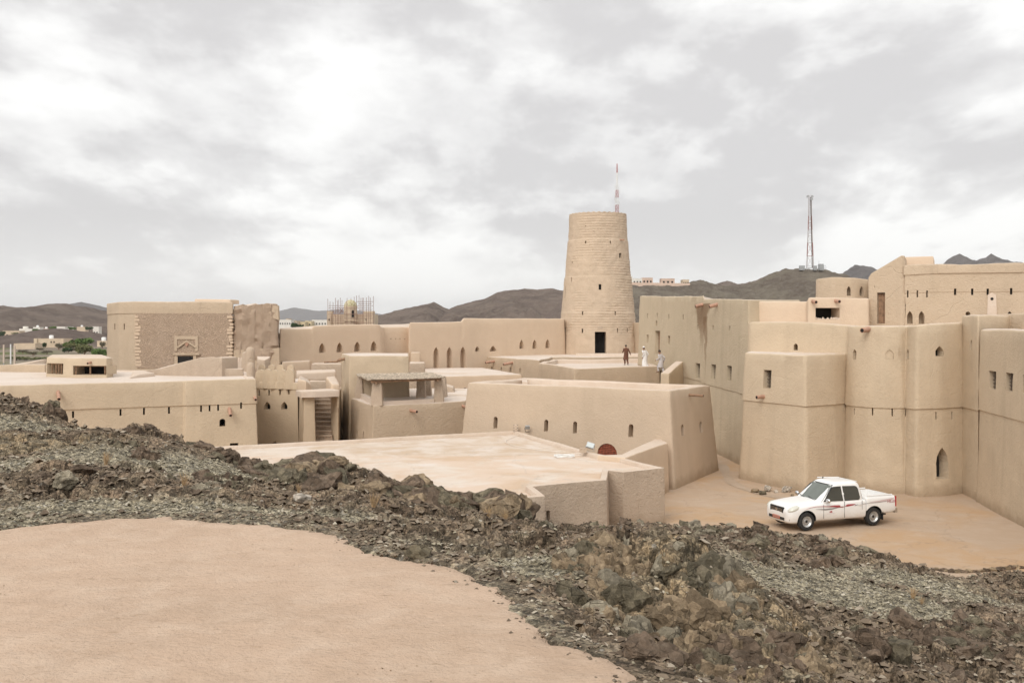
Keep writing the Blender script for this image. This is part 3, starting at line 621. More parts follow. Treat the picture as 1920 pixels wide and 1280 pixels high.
# pale toothed quoins showing at the sides of the rubble
random.seed(3)
for side in (0, 1):
    y = 592
    while y < 686:
        w_ = random.uniform(5, 12); x0 = (253 if side == 0 else 436-w_)+random.uniform(-.5, 1.5); h_ = random.uniform(3, 4.5)
        panel('quoin_stone', [(x0, y), (x0+w_, y), (x0+w_, y+h_), (x0, y+h_)], 76.4, 75., 251, 437, (.05), M_pink, b.root); y += random.uniform(5, 7.5)
kroot = b.root
slab_wall('roof_step', 'low plaster step on top of the square keep', 'parapet', [(365, 76.2, 9.86), (432, 75.8, 9.84)], 1.6, 9.5, M_pink, r=.1).done()
# blind arched portal on the keep
pw = empty('portal', W(347, 668, 75.6), None, None); pw.parent = kroot; pw.location = W(347, 668, 75.6)-kroot.location
def kp(name, pxs, th, mt): 
    mb = MB(); m = len(pxs); 
    def P(a, b_, o): Y = 76.4-1.4*(a-251)/186; return W(a, b_, Y-o)
    mb.add([P(a, b_, th) for a, b_ in pxs]+[P(a, b_, -.2) for a, b_ in pxs], [tuple(range(m))]+[(i, m+i, m+(i+1) % m, (i+1) % m) for i in range(m)]); return mb.build(name, mt, pw)
kp('frame', [(327, 630), (371, 630), (371, 636), (332, 636), (332, 658), (327, 658)][::-1], .10, M_rough); kp('frame', [(366, 636), (371, 636), (371, 658), (366, 658)][::-1], .10, M_rough)
kp('arch', [(331, 650), (350, 637.5), (368, 650), (366, 652), (350, 641), (333, 653)][::-1], .16, M_rough)
kp('shield', [(347, 640), (352.5, 640), (353.5, 645), (350.5, 650), (347, 646)][::-1], .13, M_terra)
kp('lintel', [(324, 662), (374, 662), (374, 665.5), (324, 665.5)][::-1], .2, M_rough); kp('door_opening', [(333, 668), (362, 668), (362, 692), (333, 692)][::-1], .06, M_dark)
for a, c in ((327, 333), (362, 368)): kp('jamb', [(a, 665.5), (c, 665.5), (c, 692), (a, 692)][::-1], .12, M_rough)
# ruined wall part next to it
b = Block('ruined_wall', 'eroded crumbling wall section between the keep and the smooth curtain wall', 'wall',
    [(438, 75.2, 9.35), (452, 75., 9.5), (463, 75, 9.4), (478, 74.9, 9.52), (492, 74.8, 9.45), (507, 74.8, 9.52), (519, 74.9, 9.5), (523, 78, 9.45), (440, 80, 9.4)], z0=0., batter=.02, r=.14, rough=.17, cr=.12, mat_=M_stone, roof=False, ds=.28)
b.done()
panel('plaster_patch', [(439, 656), (482, 654), (524, 652), (525, 700), (439, 700)][::-1], 75.2, 74.9, 438, 523, .13, M_rough, b.root)
panel('plaster_patch', [(498, 572), (522, 573), (523, 600), (514, 597), (503, 585)][::-1], 75.2, 74.9, 438, 523, .08, M_rough, b.root)
# ------------------------------------------------------------------ smooth curtain wall behind
b = Block('curtain_wall', 'smooth plastered curtain wall with pointed niches between the ruin and the round tower', 'wall',
    [(526, 77., 7.58), (585, 79.2, 7.62), (588, 79.3, 7.82), (703, 83.8, 7.98), (712, 84.2, 7.95), (716, 84.6, 7.75), (720, 87., 7.72), (766, 89., 7.72), (768, 88., 8.1), (865, 92.4, 8.18), (870, 92.6, 8.52), (1058, 101.5, 8.55), (1058, 104., 8.5), (765, 92.5, 8.), (524, 81., 7.6)],
    z0=0., batter=.03, r=.14, rough=.05, cr=.15, mat_=M_pink, roof=False, ds=.5)
for x, y in ((604, 652), (637, 651), (670, 649.5), (701, 648.5)): b.op(x, y, 12, 18.5, 'lancet', .55, 'pointed_niche')
for x, y in ((818, 670.5), (843, 670.5), (868.5, 670)): b.op(x, y, 11, 40, 'lancet', .6, 'tall_pointed_niche')
b.op(895, 654, 7.5, 9.5, 'point', .5, 'small_niche'); b.op(924.5, 653, 12.5, 10.5, 'point', .5, 'small_niche')
for x, y in ((978, 645), (1002.5, 645), (1027, 644)): b.op(x, y, 8.5, 17, 'lancet', .5, 'pointed_niche')
for x in (733, 742, 750, 759): b.op(x, 635, 1.5, 1.8, 'rect', .3, 'beam_hole')
b.done()
Block('buttress_base', 'low plaster plinth at the left foot of the smooth curtain wall', 'plinth', [(529, 74.5, 5.1), (580, 76.5, 5.12), (582, 79, 5.12), (529, 77, 5.1)], z0=0., batter=.04, r=.1, rough=.03, cr=.15, mat_=M_pink, roof=False).done()
Block('corner_plinth', 'small cube of plaster at the recess of the smooth curtain wall', 'plinth', [(770, 86, 5.5), (787, 86.4, 5.5), (788, 88, 5.5), (771, 88, 5.5)], z0=0., batter=.02, r=.1, rough=.02, cr=.1, mat_=M_pink, roof=False).done()
# ------------------------------------------------------------------ round tower
def round_tower():
    TY = 104.; prof = [(403, 53.3), (406, 53.6), (452, 55.3), (453.2, 56.6), (520, 61.6), (521.2, 62.8), (585, 68.2), (586.2, 69.0), (662, 74.4), (690, 76.5)]
    cx = PX(1121, TY); NA, NZ = 210, 250; zt = HC-(403-HY)/F*TY; zb = 4.3
    b = Block.__new__(Block); b.mat = M_brick; b.cap = M_brick; b.cutv = []; b.batter = .1; b.part = 'wall'; b.z0 = zb
    b.root = empty('round_tower', (cx, TY, zb), 'tall round tapering mud brick tower with dark doorway at its foot', 'tower')
    V = []; 
    ang = np.arange(NA)*2*PI/NA; 
    for k in range(NZ+1):
        z = zt+(zb-zt)*k/NZ; py = HY+(HC-z)*F/TY; r = np.interp(py, [a for a, _ in prof], [c for _, c in prof])*TY/F*.9995
        for a in ang:
            side = math.cos(a-R_(-20)); n_ = noise.noise(Vector((math.cos(a)*1.6, math.sin(a)*1.6, z*.35)))
            st = .12+.88*max(0, min(1, .4+n_*2.+side*.4))
            if z < 8.0: st = max(0, min(1, (z-5.9-n_*1.)/1.6))*st*(1 if z > 6 else 0)
            row = z/.27+.12*noise.noise(Vector((a*5, z, 1.))); fr = row-math.floor(row)
            gro = -.034*st*(1 if fr < .28 else 0)
            brick = noise.noise(Vector((math.floor(a*r/.45)*1.7, math.floor(row)*2.3, 4.)))*.04*st
            rr = r+gro+brick+.03*noise.noise(Vector((math.cos(a)*3, math.sin(a)*3, z*.9)))+.035*noise.noise(Vector((math.cos(a)*9, math.sin(a)*9, z*2)))
            V.append(Vector((cx+rr*math.cos(a), TY+rr*math.sin(a), z+(.04*math.sin(a*34) if k == 0 else 0))))
    n0 = len(V); rt = 53.3*TY/F
    for rr, dz in ((rt-.45, 0), (rt-.5, -1.2)):
        V += [Vector((cx+rr*math.cos(a), TY+rr*math.sin(a), zt+dz)) for a in ang]
    Fc = [(k*NA+(i+1) % NA, k*NA+i, (k+1)*NA+i, (k+1)*NA+(i+1) % NA) for k in range(NZ) for i in range(NA)]
    Fc += [(i, (i+1) % NA, n0+(i+1) % NA, n0+i) for i in range(NA)]+[(n0+i, n0+(i+1) % NA, n0+NA+(i+1) % NA, n0+NA+i) for i in range(NA)]
    Fc += [tuple(n0+NA+i for i in range(NA)), tuple(NZ*NA+i for i in range(NA))[::-1]]
    b.V, b.F, b.mi = V, Fc, [0]*len(Fc)
    for x, y, w_, h_ in ((1098, 454, 2.2, 5), (1144.5, 454, 2.2, 5), (1163.5, 479, 4.5, 9), (1125, 538, 5, 10.5), (1071.5, 524, 1.8, 8), (1092, 587, 2.4, 7), (1154, 587, 2.4, 7), (1092, 620, 2.8, 8), (1158, 619, 2.4, 8), (1176.5, 619, 2.2, 7), (1060, 619, 1.8, 8), (1098, 424, 1.5, 2), (1073, 492, 1.5, 3), (1060, 548, 2, 22)):
        b.op(x, y, w_, h_, 'rect', .22, 'arrow_slit', cap=M_dark, cosmin=.6)
    P, n = b.hit(1126, 644); n = Vector((0, -1, 0)); b.opw(Vector((P.x, P.y, 5.05+1.08)), n, 1.13, 2.16, 'rect', 1.4, 'doorway', cap=M_dark)
    mb = MB(); P, n = b.hit(1125, 614.5); mb.box((P.x, P.y, P.z), (.45, .08, .28)); mb.build('plaque', M_grey, b.root)
    P = W(1162, 450, 101.6); mb = MB(); mb.tube([P+Vector((-.9, .3, .1)), P+Vector((.5, -.1, 0))], .07, 6); mb.build('beam_stub', M_terra, b.root)
    b.done(30); return b
round_tower()
Block('tower_wing', 'narrow rough wall between the round tower and the long battered wall', 'wall', [(1180, 103, 8.15), (1204, 101, 8.12), (1215, 106, 8.1), (1180, 108, 8.1)], z0=4.3, batter=.0, r=.1, rough=.05, cr=.2, mat_=M_rough, roof=False).done()
# platform before the tower
b = Block('low_roofed_range', 'low range with two spouts and tiny niches before the round tower', 'building',
    [(897, 96.5, 4.9), (1011, 84., 4.9), (1035, 92., 4.9), (1210, 93., 4.92), (1222, 124, 4.92), (900, 124, 4.9)], z0=0., batter=.03, parapet=.0, r=.08, rough=.04, cr=.15, mat_=M_rough, ds=.5)
for x in (908.5, 922, 940, 957, 975): b.op(x, 690+(x-908)*.06, 3, 8.5, 'arch', .35, 'niche')
b.spout(927, 677, .9, .12, -.12); b.spout(961, 679.5, .9, .12, -.15)
b.done()
Block('platform_step', 'low pale step on the platform at the foot of the round tower', 'step', [(1080, 97, 5.05), (1196, 94.5, 5.1), (1212, 99, 5.1), (1080, 100, 5.06)], z0=4.7, batter=.1, r=.06, rough=.02, cr=.1, mat_=M_cap, roof=False).done()
# terrace the people walk on
b = Block('terrace_block', 'walled terrace with stained rough front that three men are crossing', 'terrace',
    [(1010, 82.7, 4.75), (1077, 71.8, 4.75), (1237, 75.2, 4.75), (1206, 92., 4.75), (1036, 91., 4.72)], z0=0., batter=.02, parapet=.35, thick=.5, r=.08, rough=.05, cr=.2, mat_=M_rough, ds=.45); b.done()
# rubble steps right of it
e = empty('rubble_steps', (PX(1247, 72), 72, 3.), 'short flight of dark rubble steps beside the walled terrace', 'steps')
for i in range(6):
    Y = 70.6+i*.55; x = PX(1247, Y)+.1*i; mb = MB(); mb.box((x, Y+.3, 3.0+(3.15+.24*i-3.0)/2), (1.0, .62, 3.15+.24*i-3.0)); mb.build('step', M_stone, e)
slab_wall('stair_side_wall', 'small sloping wall at the right of the rubble steps', 'wall', [(1254, 67.5, 4.6), (1281, 69.5, 5.35)], .6, 2.5, M_wall).done()
# ------------------------------------------------------------------ middle cluster: tall box house, loggia, scalloped gatehouse, stair
b = Block('tall_box_house', 'tall plain mud box with a wooden beam sticking out of its left corner', 'building',
    [(656, 60.5, 6.0), (766, 61.5, 5.98), (766, 66.5, 6.), (668, 66.8, 6.), (641, 65.5, 6.)], z0=0., batter=.022, r=.06, rough=.05, cr=.1, ds=.35)
for x, y in ((648, 722), (646, 764)): b.op(x, y, 2, 6, 'rect', .4, 'slit')
P = W(648, 673, 63.5); mb = MB(); mb.tube([P+Vector((.3, 0, .1)), P+Vector((-.45, -.1, -.08)), P+Vector((-.55, -.1, -.16)), P+Vector((-1.35, -.1, -.2))], [.09, .09, .06, .055], 8); mb.build('wooden_beam', M_wood, b.root)
b.done()
b = Block('loggia_building', 'rough walled lower building that carries the open reed roofed loggia', 'building',
    [(700, 54.7, 3.42), (874, 58.2, 3.42), (905, 70., 3.42), (765, 70, 3.42), (652, 61.5, 3.42)], z0=-.2, batter=.03, r=.06, rough=.05, cr=.12, mat_=M_rough, ds=.35)
for x, y in ((659.5, 811), (669.5, 814.5), (681, 817)): b.op(x, y, 3.6, 19, 'lancet', .4, 'arched_slot')
b.spout(770, 769, .7, .09, -.03); b.spout(868, 761, .5, .09, -.03)
b.done(); lr = b.root
# loggia on it
e = empty('loggia', (PX(757, 57), 57, 3.42), 'small open loggia with rough posts under a ragged reed roof', 'loggia')
def post(px, Y, w_, dp, zt, z0=3.42, name='post', mt=None):
    x = PX(px, Y); c = [(x-w_/2, Y, zt), (x+w_/2, Y, zt), (x+w_/2, Y+dp, zt), (x-w_/2, Y+dp, zt)]
    bl = Block('tmp', None, None, c, z0=z0, batter=.07, r=.05, rough=.06, cr=.06, mat_=mt or M_grey, roof=False, ds=.2, world=True, part=name); bl.done()
    o = bl.wallobj; r0 = bl.root; off = wpos(r0); o.parent = e; o.location = off-e.location; bpy.data.objects.remove(r0)
post(706, 55.0, .5, .5, 4.72); post(672, 60.6, .42, .4, 4.75); post(822, 57.6, .42, .5, 4.72); post(789, 60.8, .45, .4, 4.72); post(800, 62.5, .4, .35, 4.7); post(828, 61.5, .45, .5, 4.7)
mb = MB(); z0_, z1_ = 3.40, 3.66
def lowwall(a, Ya, b_, Yb, zt, th=.28, name='low_wall', zb=3.3):
    A = Vector((PX(a, Ya), Ya, 0)); B = Vector((PX(b_, Yb), Yb, 0)); d = (B-A).normalized(); nn = Vector((-d.y, d.x, 0))
    mb = MB(); q = [A, B, B+nn*th, A+nn*th]; mb.add([Vector((p.x, p.y, zb)) for p in q]+[Vector((p.x, p.y, zt)) for p in q], [(3, 2, 1, 0), (4, 5, 6, 7), (0, 1, 5, 4), (1, 2, 6, 5), (2, 3, 7, 6), (3, 0, 4, 7)]); mb.build(name, M_cap, e)
lowwall(716, 55.2, 814, 57.4, 3.62); lowwall(676, 60.2, 697, 55.6, 3.72)
# reed roof: many stalks over poles
c = [W(673, 706, 60.5), W(697, 713, 54.4), W(828, 710, 57.2), W(800, 703, 62.3)]
zt = 4.86; c = [Vector((p.x, p.y, zt)) for p in c]; random.seed(5)
mb = MB(); N = 120
for i in range(N):
    u = (i+.5)/N; a = c[0].lerp(c[1], u)+Vector((random.uniform(-.22, .1), 0, random.uniform(-.03, .05))); d = c[3].lerp(c[2], u)+Vector((random.uniform(-.1, .3), 0, random.uniform(-.03, .05)))
    k1 = random.uniform(.25, .4); mid = a.lerp(d, .5)+Vector((0, 0, random.uniform(-.04, .03))); mb.tube([a, mid, d], random.uniform(.03, .05), 5)
mb.build('reed_roof', simple('dry_reeds', (.44, .37, .29), .9, .45, 9., .02), e)
mb = MB()
for u in (.04, .5, .97): mb.tube([c[0].lerp(c[1], u)+Vector((0, 0, -.1)), c[3].lerp(c[2], u)+Vector((0, 0, -.1))], .06, 8)
for u in (.06, .94): mb.tube([c[0].lerp(c[3], u)+Vector((0, 0, -.17)), c[1].lerp(c[2], u)+Vector((0, 0, -.17))], .055, 8)
mb.build('roof_beam', M_wood, e)
# flat roofs behind
b = Block('pale_roofed_house', 'low house with bright flat roof and two tiny arched openings right of the reed loggia', 'building', [(822, 75, 4.0), (978, 78, 4.0), (905, 91, 4.), (797, 89., 4.), (790, 84, 4.)], z0=0., batter=.03, r=.07, rough=.04, cr=.15, mat_=M_pink, ds=.5)
b.op(843, 731, 6, 6, 'arch', .5, 'arched_opening', cap=M_dark); b.op(872, 731, 5, 9, 'arch', .5, 'arched_opening', cap=M_dark); b.done()
Block('rubble_heap_wall', 'low rough stump of wall on the roof beside the reed loggia', 'wall', [(832, 66, 3.9), (850, 66, 3.75), (851, 68, 3.75), (832, 68, 3.9)], z0=3.2, batter=.2, r=.1, rough=.06, cr=.1, mat_=M_grey, roof=False, ds=.25).done()
Block('square_stub', 'square rough stub behind the tall plain mud box', 'wall', [(768, 72, 5.1), (797, 72.4, 5.1), (797, 76, 5.1), (768, 76, 5.1)], z0=0, batter=.01, r=.1, rough=.06, cr=.1, mat_=M_grey, roof=False, ds=.35).done()
# scalloped gatehouse
b = Block('gatehouse', 'narrow gatehouse with rounded merlons and two small pointed windows', 'building',
    [(474, 61, 4.42), (559, 59.6, 4.42), (566, 64, 4.42), (480, 65, 4.42)], z0=-.2, batter=.02, r=.04, rough=.03, cr=.1, ledges=((4.0, .04),), ds=.35)
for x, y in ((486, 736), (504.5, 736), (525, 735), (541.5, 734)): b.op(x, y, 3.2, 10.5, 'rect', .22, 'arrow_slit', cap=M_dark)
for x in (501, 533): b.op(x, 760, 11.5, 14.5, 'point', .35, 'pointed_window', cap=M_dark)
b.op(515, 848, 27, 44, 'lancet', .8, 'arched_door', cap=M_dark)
b.done()
gr = b.root
def merlon(x, Y, z0, w_, h_, th=.3):
    mb = MB(); pg = [(-w_/2, 0), (w_/2, 0)]+[(w_/2*math.cos(q*PI/8), h_-w_/2*1.15+w_/2*1.15*math.sin(q*PI/8)) for q in range(9)]; m = len(pg)
    mb.add([Vector((x+a, Y, z0+c_)) for a, c_ in pg]+[Vector((x+a, Y+th, z0+c_)) for a, c_ in pg], [tuple(range(m)), tuple(range(m, 2*m))[::-1]]+[(i, m+i, m+(i+1) % m, (i+1) % m) for i in range(m)]); mb.build('merlon', M_wall, gr, 40)
for i, px in enumerate((484, 499, 514.5, 530.5, 547)): merlon(PX(px, 60.4), 60.95-(px-474)/85*1.4, 4.02, .53, 1.14+.05*(i % 2)+(.06 if i == 4 else 0), .42)
for px in (489, 507, 524, 543): merlon(PX(px, 63), 63.2, 4.35, .42, 1.02, .3)
# stair tower
b = Block('stair_tower', 'square battered pillar carrying the left end of a stone lintel over the stair', 'pillar', [(570, 56.5, 3.9), (590, 56.8, 3.9), (589, 60.5, 3.9), (560, 60.5, 3.9)], z0=-.2, batter=.025, r=.05, rough=.04, cr=.08, roof=False, ds=.3); b.done()
Block('stair_wall', 'narrow shaded wall on the right side of the stone stair', 'wall', [(621, 58.6, 3.85), (634, 57.2, 3.85), (640, 64, 3.85), (625, 64, 3.85)], z0=-.2, batter=.01, r=.04, rough=.04, cr=.06, roof=False, ds=.3).done()
slab_wall('stone_lintel', 'pale slab spanning from the battered pillar across the top of the stair', 'lintel', [(565, 56.2, 4.12), (592, 56.4, 4.14), (636, 57.1, 4.14)], 1.6, 3.78, M_cap, r=.04).done()
e = empty('stone_staircase', (PX(606, 60), 60, 0), 'steep flight of dark rough stone steps between two mud pillars', 'stairs')
for i in range(12):
    Y = 57.2+i*.36; z = 1.0+i*.235; xa, xb = PX(588, Y), PX(624+(-1.2*i*.3), Y)
    mb = MB(); mb.box(((xa+xb)/2, Y+.24, z-.9), (xb-xa, .5, 1.8-.07)); mb.build('riser', M_stone, e)
    mb = MB(); mb.box(((xa+xb)/2, Y+.2, z-.03), (xb-xa-.05, .5, .07)); mb.build('tread', M_grey, e)
# odd little parapets above the stair
def mini(name, label, cs, z0, mt=None, r=.08, rough=.04, cat='parapet'): Block(name, label, cat, cs, z0=z0, batter=.03, r=r, rough=rough, cr=.12, mat_=mt or M_pink, roof=False, ds=.28).done()
mini('rounded_parapet', 'rounded pale parapet left above the stone stair', [(559, 59, 4.65), (573, 58.4, 4.62), (583, 60, 4.3), (580, 62, 4.5), (561, 62, 4.75)], 3.9, r=.14)
mini('rounded_parapet', 'short thick pale parapet right above the stone stair', [(612, 60.5, 4.72), (622, 58.2, 4.42), (636, 58.4, 4.4), (628, 62, 4.72)], 3.9, r=.12)
mini('roof_slab', 'thin pale roof slab between the scalloped gatehouse and the tall box', [(556, 64.8, 4.72), (630, 65.4, 4.82), (628, 69, 4.82), (556, 69, 4.75)], 4.35, M_cap, .07, .03, 'roof')
mini('low_cross_wall', 'rough low wall behind the pale roof slab', [(584, 71, 5.1), (640, 71, 5.1), (640, 73, 5.1), (590, 73, 5.1)], 3.5, M_grey, cat='wall')
mini('stair_back_wall', 'grey wall closing the space above the stone stair', [(580, 63.5, 4.3), (612, 63.5, 4.3), (612, 64.2, 4.3), (580, 64.2, 4.3)], 0, M_grey, cat='wall')
mini('broken_stair_wall', 'curved broken wall at the foot of the ruined wall', [(482, 70, 5.5), (496, 69.5, 5.45), (506, 70, 5.6), (507, 72, 5.6), (482, 73, 5.6)], 3, M_grey, cat='wall')
# ------------------------------------------------------------------ right fort
c = [(1199, 86, 10.38), (1318, 65.1, 9.77), (1320, 64.8, 9.55), (1404, 55.2, 9.3), (1500, 58, 9.3), (1330, 92, 10.)]
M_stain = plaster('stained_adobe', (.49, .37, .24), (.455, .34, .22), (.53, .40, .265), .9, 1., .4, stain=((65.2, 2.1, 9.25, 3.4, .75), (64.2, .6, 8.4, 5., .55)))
b = Block('long_battered_wall', 'tall long wall with rain stain under two spouts and three grilled windows', 'wall', c, z0=-.2, batter=.028, r=.1, rough=.06, cr=.2, ledges=((4.2, .04),), mat_=M_stain, ds=.45)
for x, y in ((1308, 695), (1337, 697), (1367, 699.5)): b.op(x, y, 9, 28, 'rect', .4, 'grilled_window', cap=M_dark, grille=True)
b.op(1233, 641, 13, 42, 'rect', .4, 'wooden_door', cap=M_dark, door=True)
for x, y in ((1214, 635), (1254, 637)): b.op(x, y, 5.5, 15, 'rect', .45, 'small_window', cap=M_wood)
for x, y in ((1214, 592), (1232, 591), (1254, 593), (1281, 594), (1308, 613), (1337, 614), (1368, 615)): b.op(x, y, 2.5, 8.5, 'rect', .22, 'arrow_slit', cap=M_dark)
b.op(1231, 606, 4, 9, 'rect', .15, 'blocked_niche', cap=M_cap)
b.spout(1318, 571, .5, .12, -.12); b.spout(1345, 571, .5, .12, -.12)
b.done()
# pink upper range and covered loggia
b = Block('upper_pink_range', 'smooth pinkish upper range with a dark loggia opening and two short spouts', 'building',
    [(1404, 56., 9.22), (1512, 54.5, 9.15), (1516, 53.6, 9.35), (1629, 53.8, 9.32), (1640, 64, 9.3), (1430, 64, 9.2)], z0=7.3, batter=.02, r=.1, rough=.04, cr=.2, mat_=M_pink, ds=.4)
b.op(1552, 588, 43, 22, 'rect', 1.2, 'loggia_opening', cap=M_dark, cosmin=.8); b.spout(1524, 565, .5, .1, -.05); b.spout(1567, 564, .5, .1, -.05)
P = W(1552, 599.5, 53.7); mb = MB(); random.seed(2)
for i in range(26):
    x = P.x-.6+i*.05; mb.lathe([(.03, -.07), (.06, 0), (.04, .07), (.01, .09)], (x, 53.72+random.uniform(-.04, .04), P.z+random.uniform(-.06, .06)), 6)
mb.build('rubble_sill', M_cap, b.root); b.done()
b = Block('rough_turret', 'low rough turret with two pointed niches above the pinkish range', 'turret', [(1530, 58, 10.5), (1560, 57, 10.58), (1602, 56.8, 10.55), (1632, 57.2, 10.5), (1640, 64, 10.5), (1540, 64, 10.5)], z0=8.6, batter=.015, r=.09, rough=.07, cr=.4, mat_=M_rough, roof=False, ds=.35)
b.op(1591.5, 545.5, 7, 18, 'lancet', .4, 'pointed_niche'); b.op(1615.5, 545.5, 7, 18, 'lancet', .4, 'pointed_niche'); b.done()
# upper house
b = Block('gabled_end_wall', 'tall wall with long sloping top beside a narrow wooden door', 'wall', [(1628, 55.3, 10.5), (1633, 55.2, 10.72), (1690, 54.3, 11.62), (1697, 54.3, 11.62), (1700, 57, 11.6), (1634, 57.2, 10.6)], z0=7.3, batter=.012, r=.08, rough=.05, cr=.06, mat_=M_rough, roof=False, ds=.35)
b.op(1652, 577.5, 14, 58, 'rect', .35, 'wooden_door', cap=M_dark, door=True); b.op(1640, 537, 1.6, 1.6, 'rect', .2, 'hole'); b.done()
b = Block('upper_house', 'upper house with rough weathered front and a projecting plaster band on top', 'building', [(1694, 54.15, 11.05), (1760, 53.9, 11.15), (1920, 52.4, 11.12), (2060, 51, 11.1), (2060, 62, 11.1), (1694, 62, 11.1)], z0=7.3, batter=.01, r=.1, rough=.10, cr=.1, ledges=((10.62, .07), (9.62, .03)), mat_=M_rough, ds=.33)
for x, y in ((1702, 551), (1720, 551), (1738, 551)): b.op(x, y, 2.8, 13, 'rect', .22, 'arrow_slit', cap=M_dark)
for x, y in ((1791, 547), (1823, 547), (1852, 547), (1896, 546)): b.op(x, y, 4, 12, 'rect', .22, 'arrow_slit', cap=M_dark)
for x in (1706, 1728): b.op(x, 595, 10, 24, 'lancet', .5, 'pointed_niche')
b.op(1815, 590, 8, 12, 'arch', .5, 'arched_niche'); b.op(1893, 590, 10, 13, 'lancet', .5, 'pointed_niche')
P, n = b.hit(1860, 568); mb = MB(); u = Vector((-n.y, n.x, 0)); 
pts2 = [P+u*a+Vector((0, 0, z))+n*d for d in (-.1, .07) for a, z in ((-.24, -.8), (.24, -.8), (.2, .45), (.0, .55), (-.2, .45))]
mb.add(pts2, [(0, 1, 2, 3, 4), (9, 8, 7, 6, 5)]+[(i, i+5, (i+1) % 5+5, (i+1) % 5) for i in range(5)]); pch = mb.build('drain_chute', M_cap, b.root)
mb = MB(); mb.tube([P+n*.02+Vector((0, 0, .22)), P+n*.08+Vector((0, 0, .22))], .08, 10); mb.build('drain_hole', M_dark, pch)
b.done()
Block('stair_box', 'pinkish stair box rising behind the sloping wall top', 'building', [(1692, 56.2, 11.72), (1750, 56.2, 11.75), (1752, 59, 11.72), (1692, 59, 11.7)], z0=10.5, batter=.01, r=.07, rough=.03, cr=.06, mat_=M_pink, roof=False).done()
# great bastioned curtain
b = Block('bastioned_curtain', 'great rounded bastions of the right wall with pointed windows and tall pointed arch', 'wall',
    [(1404, 52.6, 8.02), (1498, 51.2, 8.0), (1589, 49.3, 7.86), (1592, 48.7, 7.84), (1604, 48.0, 7.84), (1630, 47.3, 7.84), (1660, 46.9, 7.84), (1688, 46.8, 7.86), (1700, 47.0, 7.86), (1709, 46.4, 7.88), (1720, 45.95, 7.9), (1760, 46.1, 7.95), (1804, 46.9, 7.96), (1806, 47.2, 7.96), (1900, 55.6, 7.96), (1404, 60, 8.)],
    z0=-.2, batter=.045, parapet=.1, thick=.6, r=.13, rough=.05, cr=.45, ledges=((4.02, .055),), mat_=M_wall, ds=.38)
b.op(1492, 650, 7.5, 13, 'point', .5, 'pointed_niche'); b.op(1602, 664, 6, 19, 'point', .45, 'pointed_niche'); b.op(1668, 664, 14, 18, 'point', .05, 'blocked_window')
b.op(1702, 664, 5.5, 19, 'point', .45, 'pointed_niche', cosmin=.6); b.op(1762, 658, 14, 19, 'point', .4, 'pointed_window', cap=M_dark); b.op(1768, 868, 21, 58, 'lancet', .6, 'pointed_arch_opening', cap=M_dark)
for x, y in ((1636, 771.5), (1673, 773), (1755, 779), (1785, 779)): b.op(x, y, 2.6, 14, 'rect', .22, 'arrow_slit', cap=M_dark)
for x, y in ((1602, 771), (1698, 774)): b.op(x, y, 1.6, 12, 'rect', .15, 'arrow_slit', cosmin=.6)
b.spout(1628, 617, .55, .13, -.06)
b.done()
b = Block('corner_bastion', 'lower corner bastion with a single grilled window and a short clay spout', 'bastion',
    [(1397, 51.2, 6.46), (1510, 47.2, 6.46), (1560, 48.3, 6.46), (1592, 49.4, 6.46), (1580, 52, 6.5), (1420, 54, 6.5)], z0=-.2, batter=.062, r=.12, rough=.05, cr=.35, ledges=((4.03, .055),), mat_=M_wall, ds=.36)
b.op(1438.5, 710.5, 14, 34, 'rect', .45, 'grilled_window', cap=M_dark, grille=True); b.spout(1432, 743, .45, .1, -.03)
b.done()
b = Block('recess_wall', 'plain recessed wall between the pointed arch bastion and the near right wall', 'wall', [(1803, 47.1, 8.3), (1834, 44.9, 8.32), (1960, 50, 8.3), (1880, 56, 8.3)], z0=-.2, batter=.03, r=.13, rough=.05, cr=.25, ledges=((4.02, .05),), mat_=M_wall, ds=.38)
b.op(1821, 646, 7, 19, 'point', .45, 'pointed_niche', cosmin=.7); b.done()
Block('upper_right_terrace_wall', 'higher wall band behind the nearest right wall', 'wall', [(1815, 50, 8.38), (1925, 46, 8.42), (2100, 42, 8.4), (2200, 48, 8.4), (1900, 54, 8.4)], z0=6., batter=.02, r=.1, rough=.06, cr=.2, mat_=M_rough, roof=False).done()
b = Block('near_right_wall', 'nearest wall at the right edge with small grilled windows', 'wall', [(1837, 44.35, 7.68), (1925, 38.7, 7.66), (2150, 29.5, 7.6), (2400, 36, 7.6), (1960, 48, 7.66)], z0=-.2, batter=.028, r=.12, rough=.05, cr=.3, ledges=((4.08, .05),), mat_=M_wall, ds=.38)
for x, y in ((1861, 712.5), (1892, 716), (1924, 720)): b.op(x, y, 12, 34, 'rect', .3, 'grilled_window', cap=M_dark, grille=True)
b.done()
# ------------------------------------------------------------------ hills
def hillmat(name, a, b, c, sc):
    m, t = mat(name); p = t.pos()
    n = t.ramp(t.noise(p, .02*sc, 7, .65, .5), .38, .62); n2 = t.ramp(t.noise(t.vm('ADD', p, (50., 9., 3.)), .09*sc, 7, .7), .42, .68)
    col = t.mix(n, a, b); col = t.mix(t.m('MULTIPLY', n2, .6), col, c); t.bsdf(col, .95, t.noise(p, .05*sc, 10, .72, .4), 9./sc, 1., spec=.1); return m
H_brown = hillmat('brown_hill', (.135, .102, .084), (.20, .155, .127), (.25, .205, .165), 1.)
H_near = hillmat('dark_gravel_hill', (.13, .10, .085), (.175, .135, .115), (.21, .17, .14), 3.)
H_grey = hillmat('grey_green_hill', (.185, .16, .125), (.13, .105, .085), (.24, .21, .17), 4.)
H_far = hillmat('far_hill', (.15, .13, .12), (.12, .105, .10), (.18, .16, .15), .3)
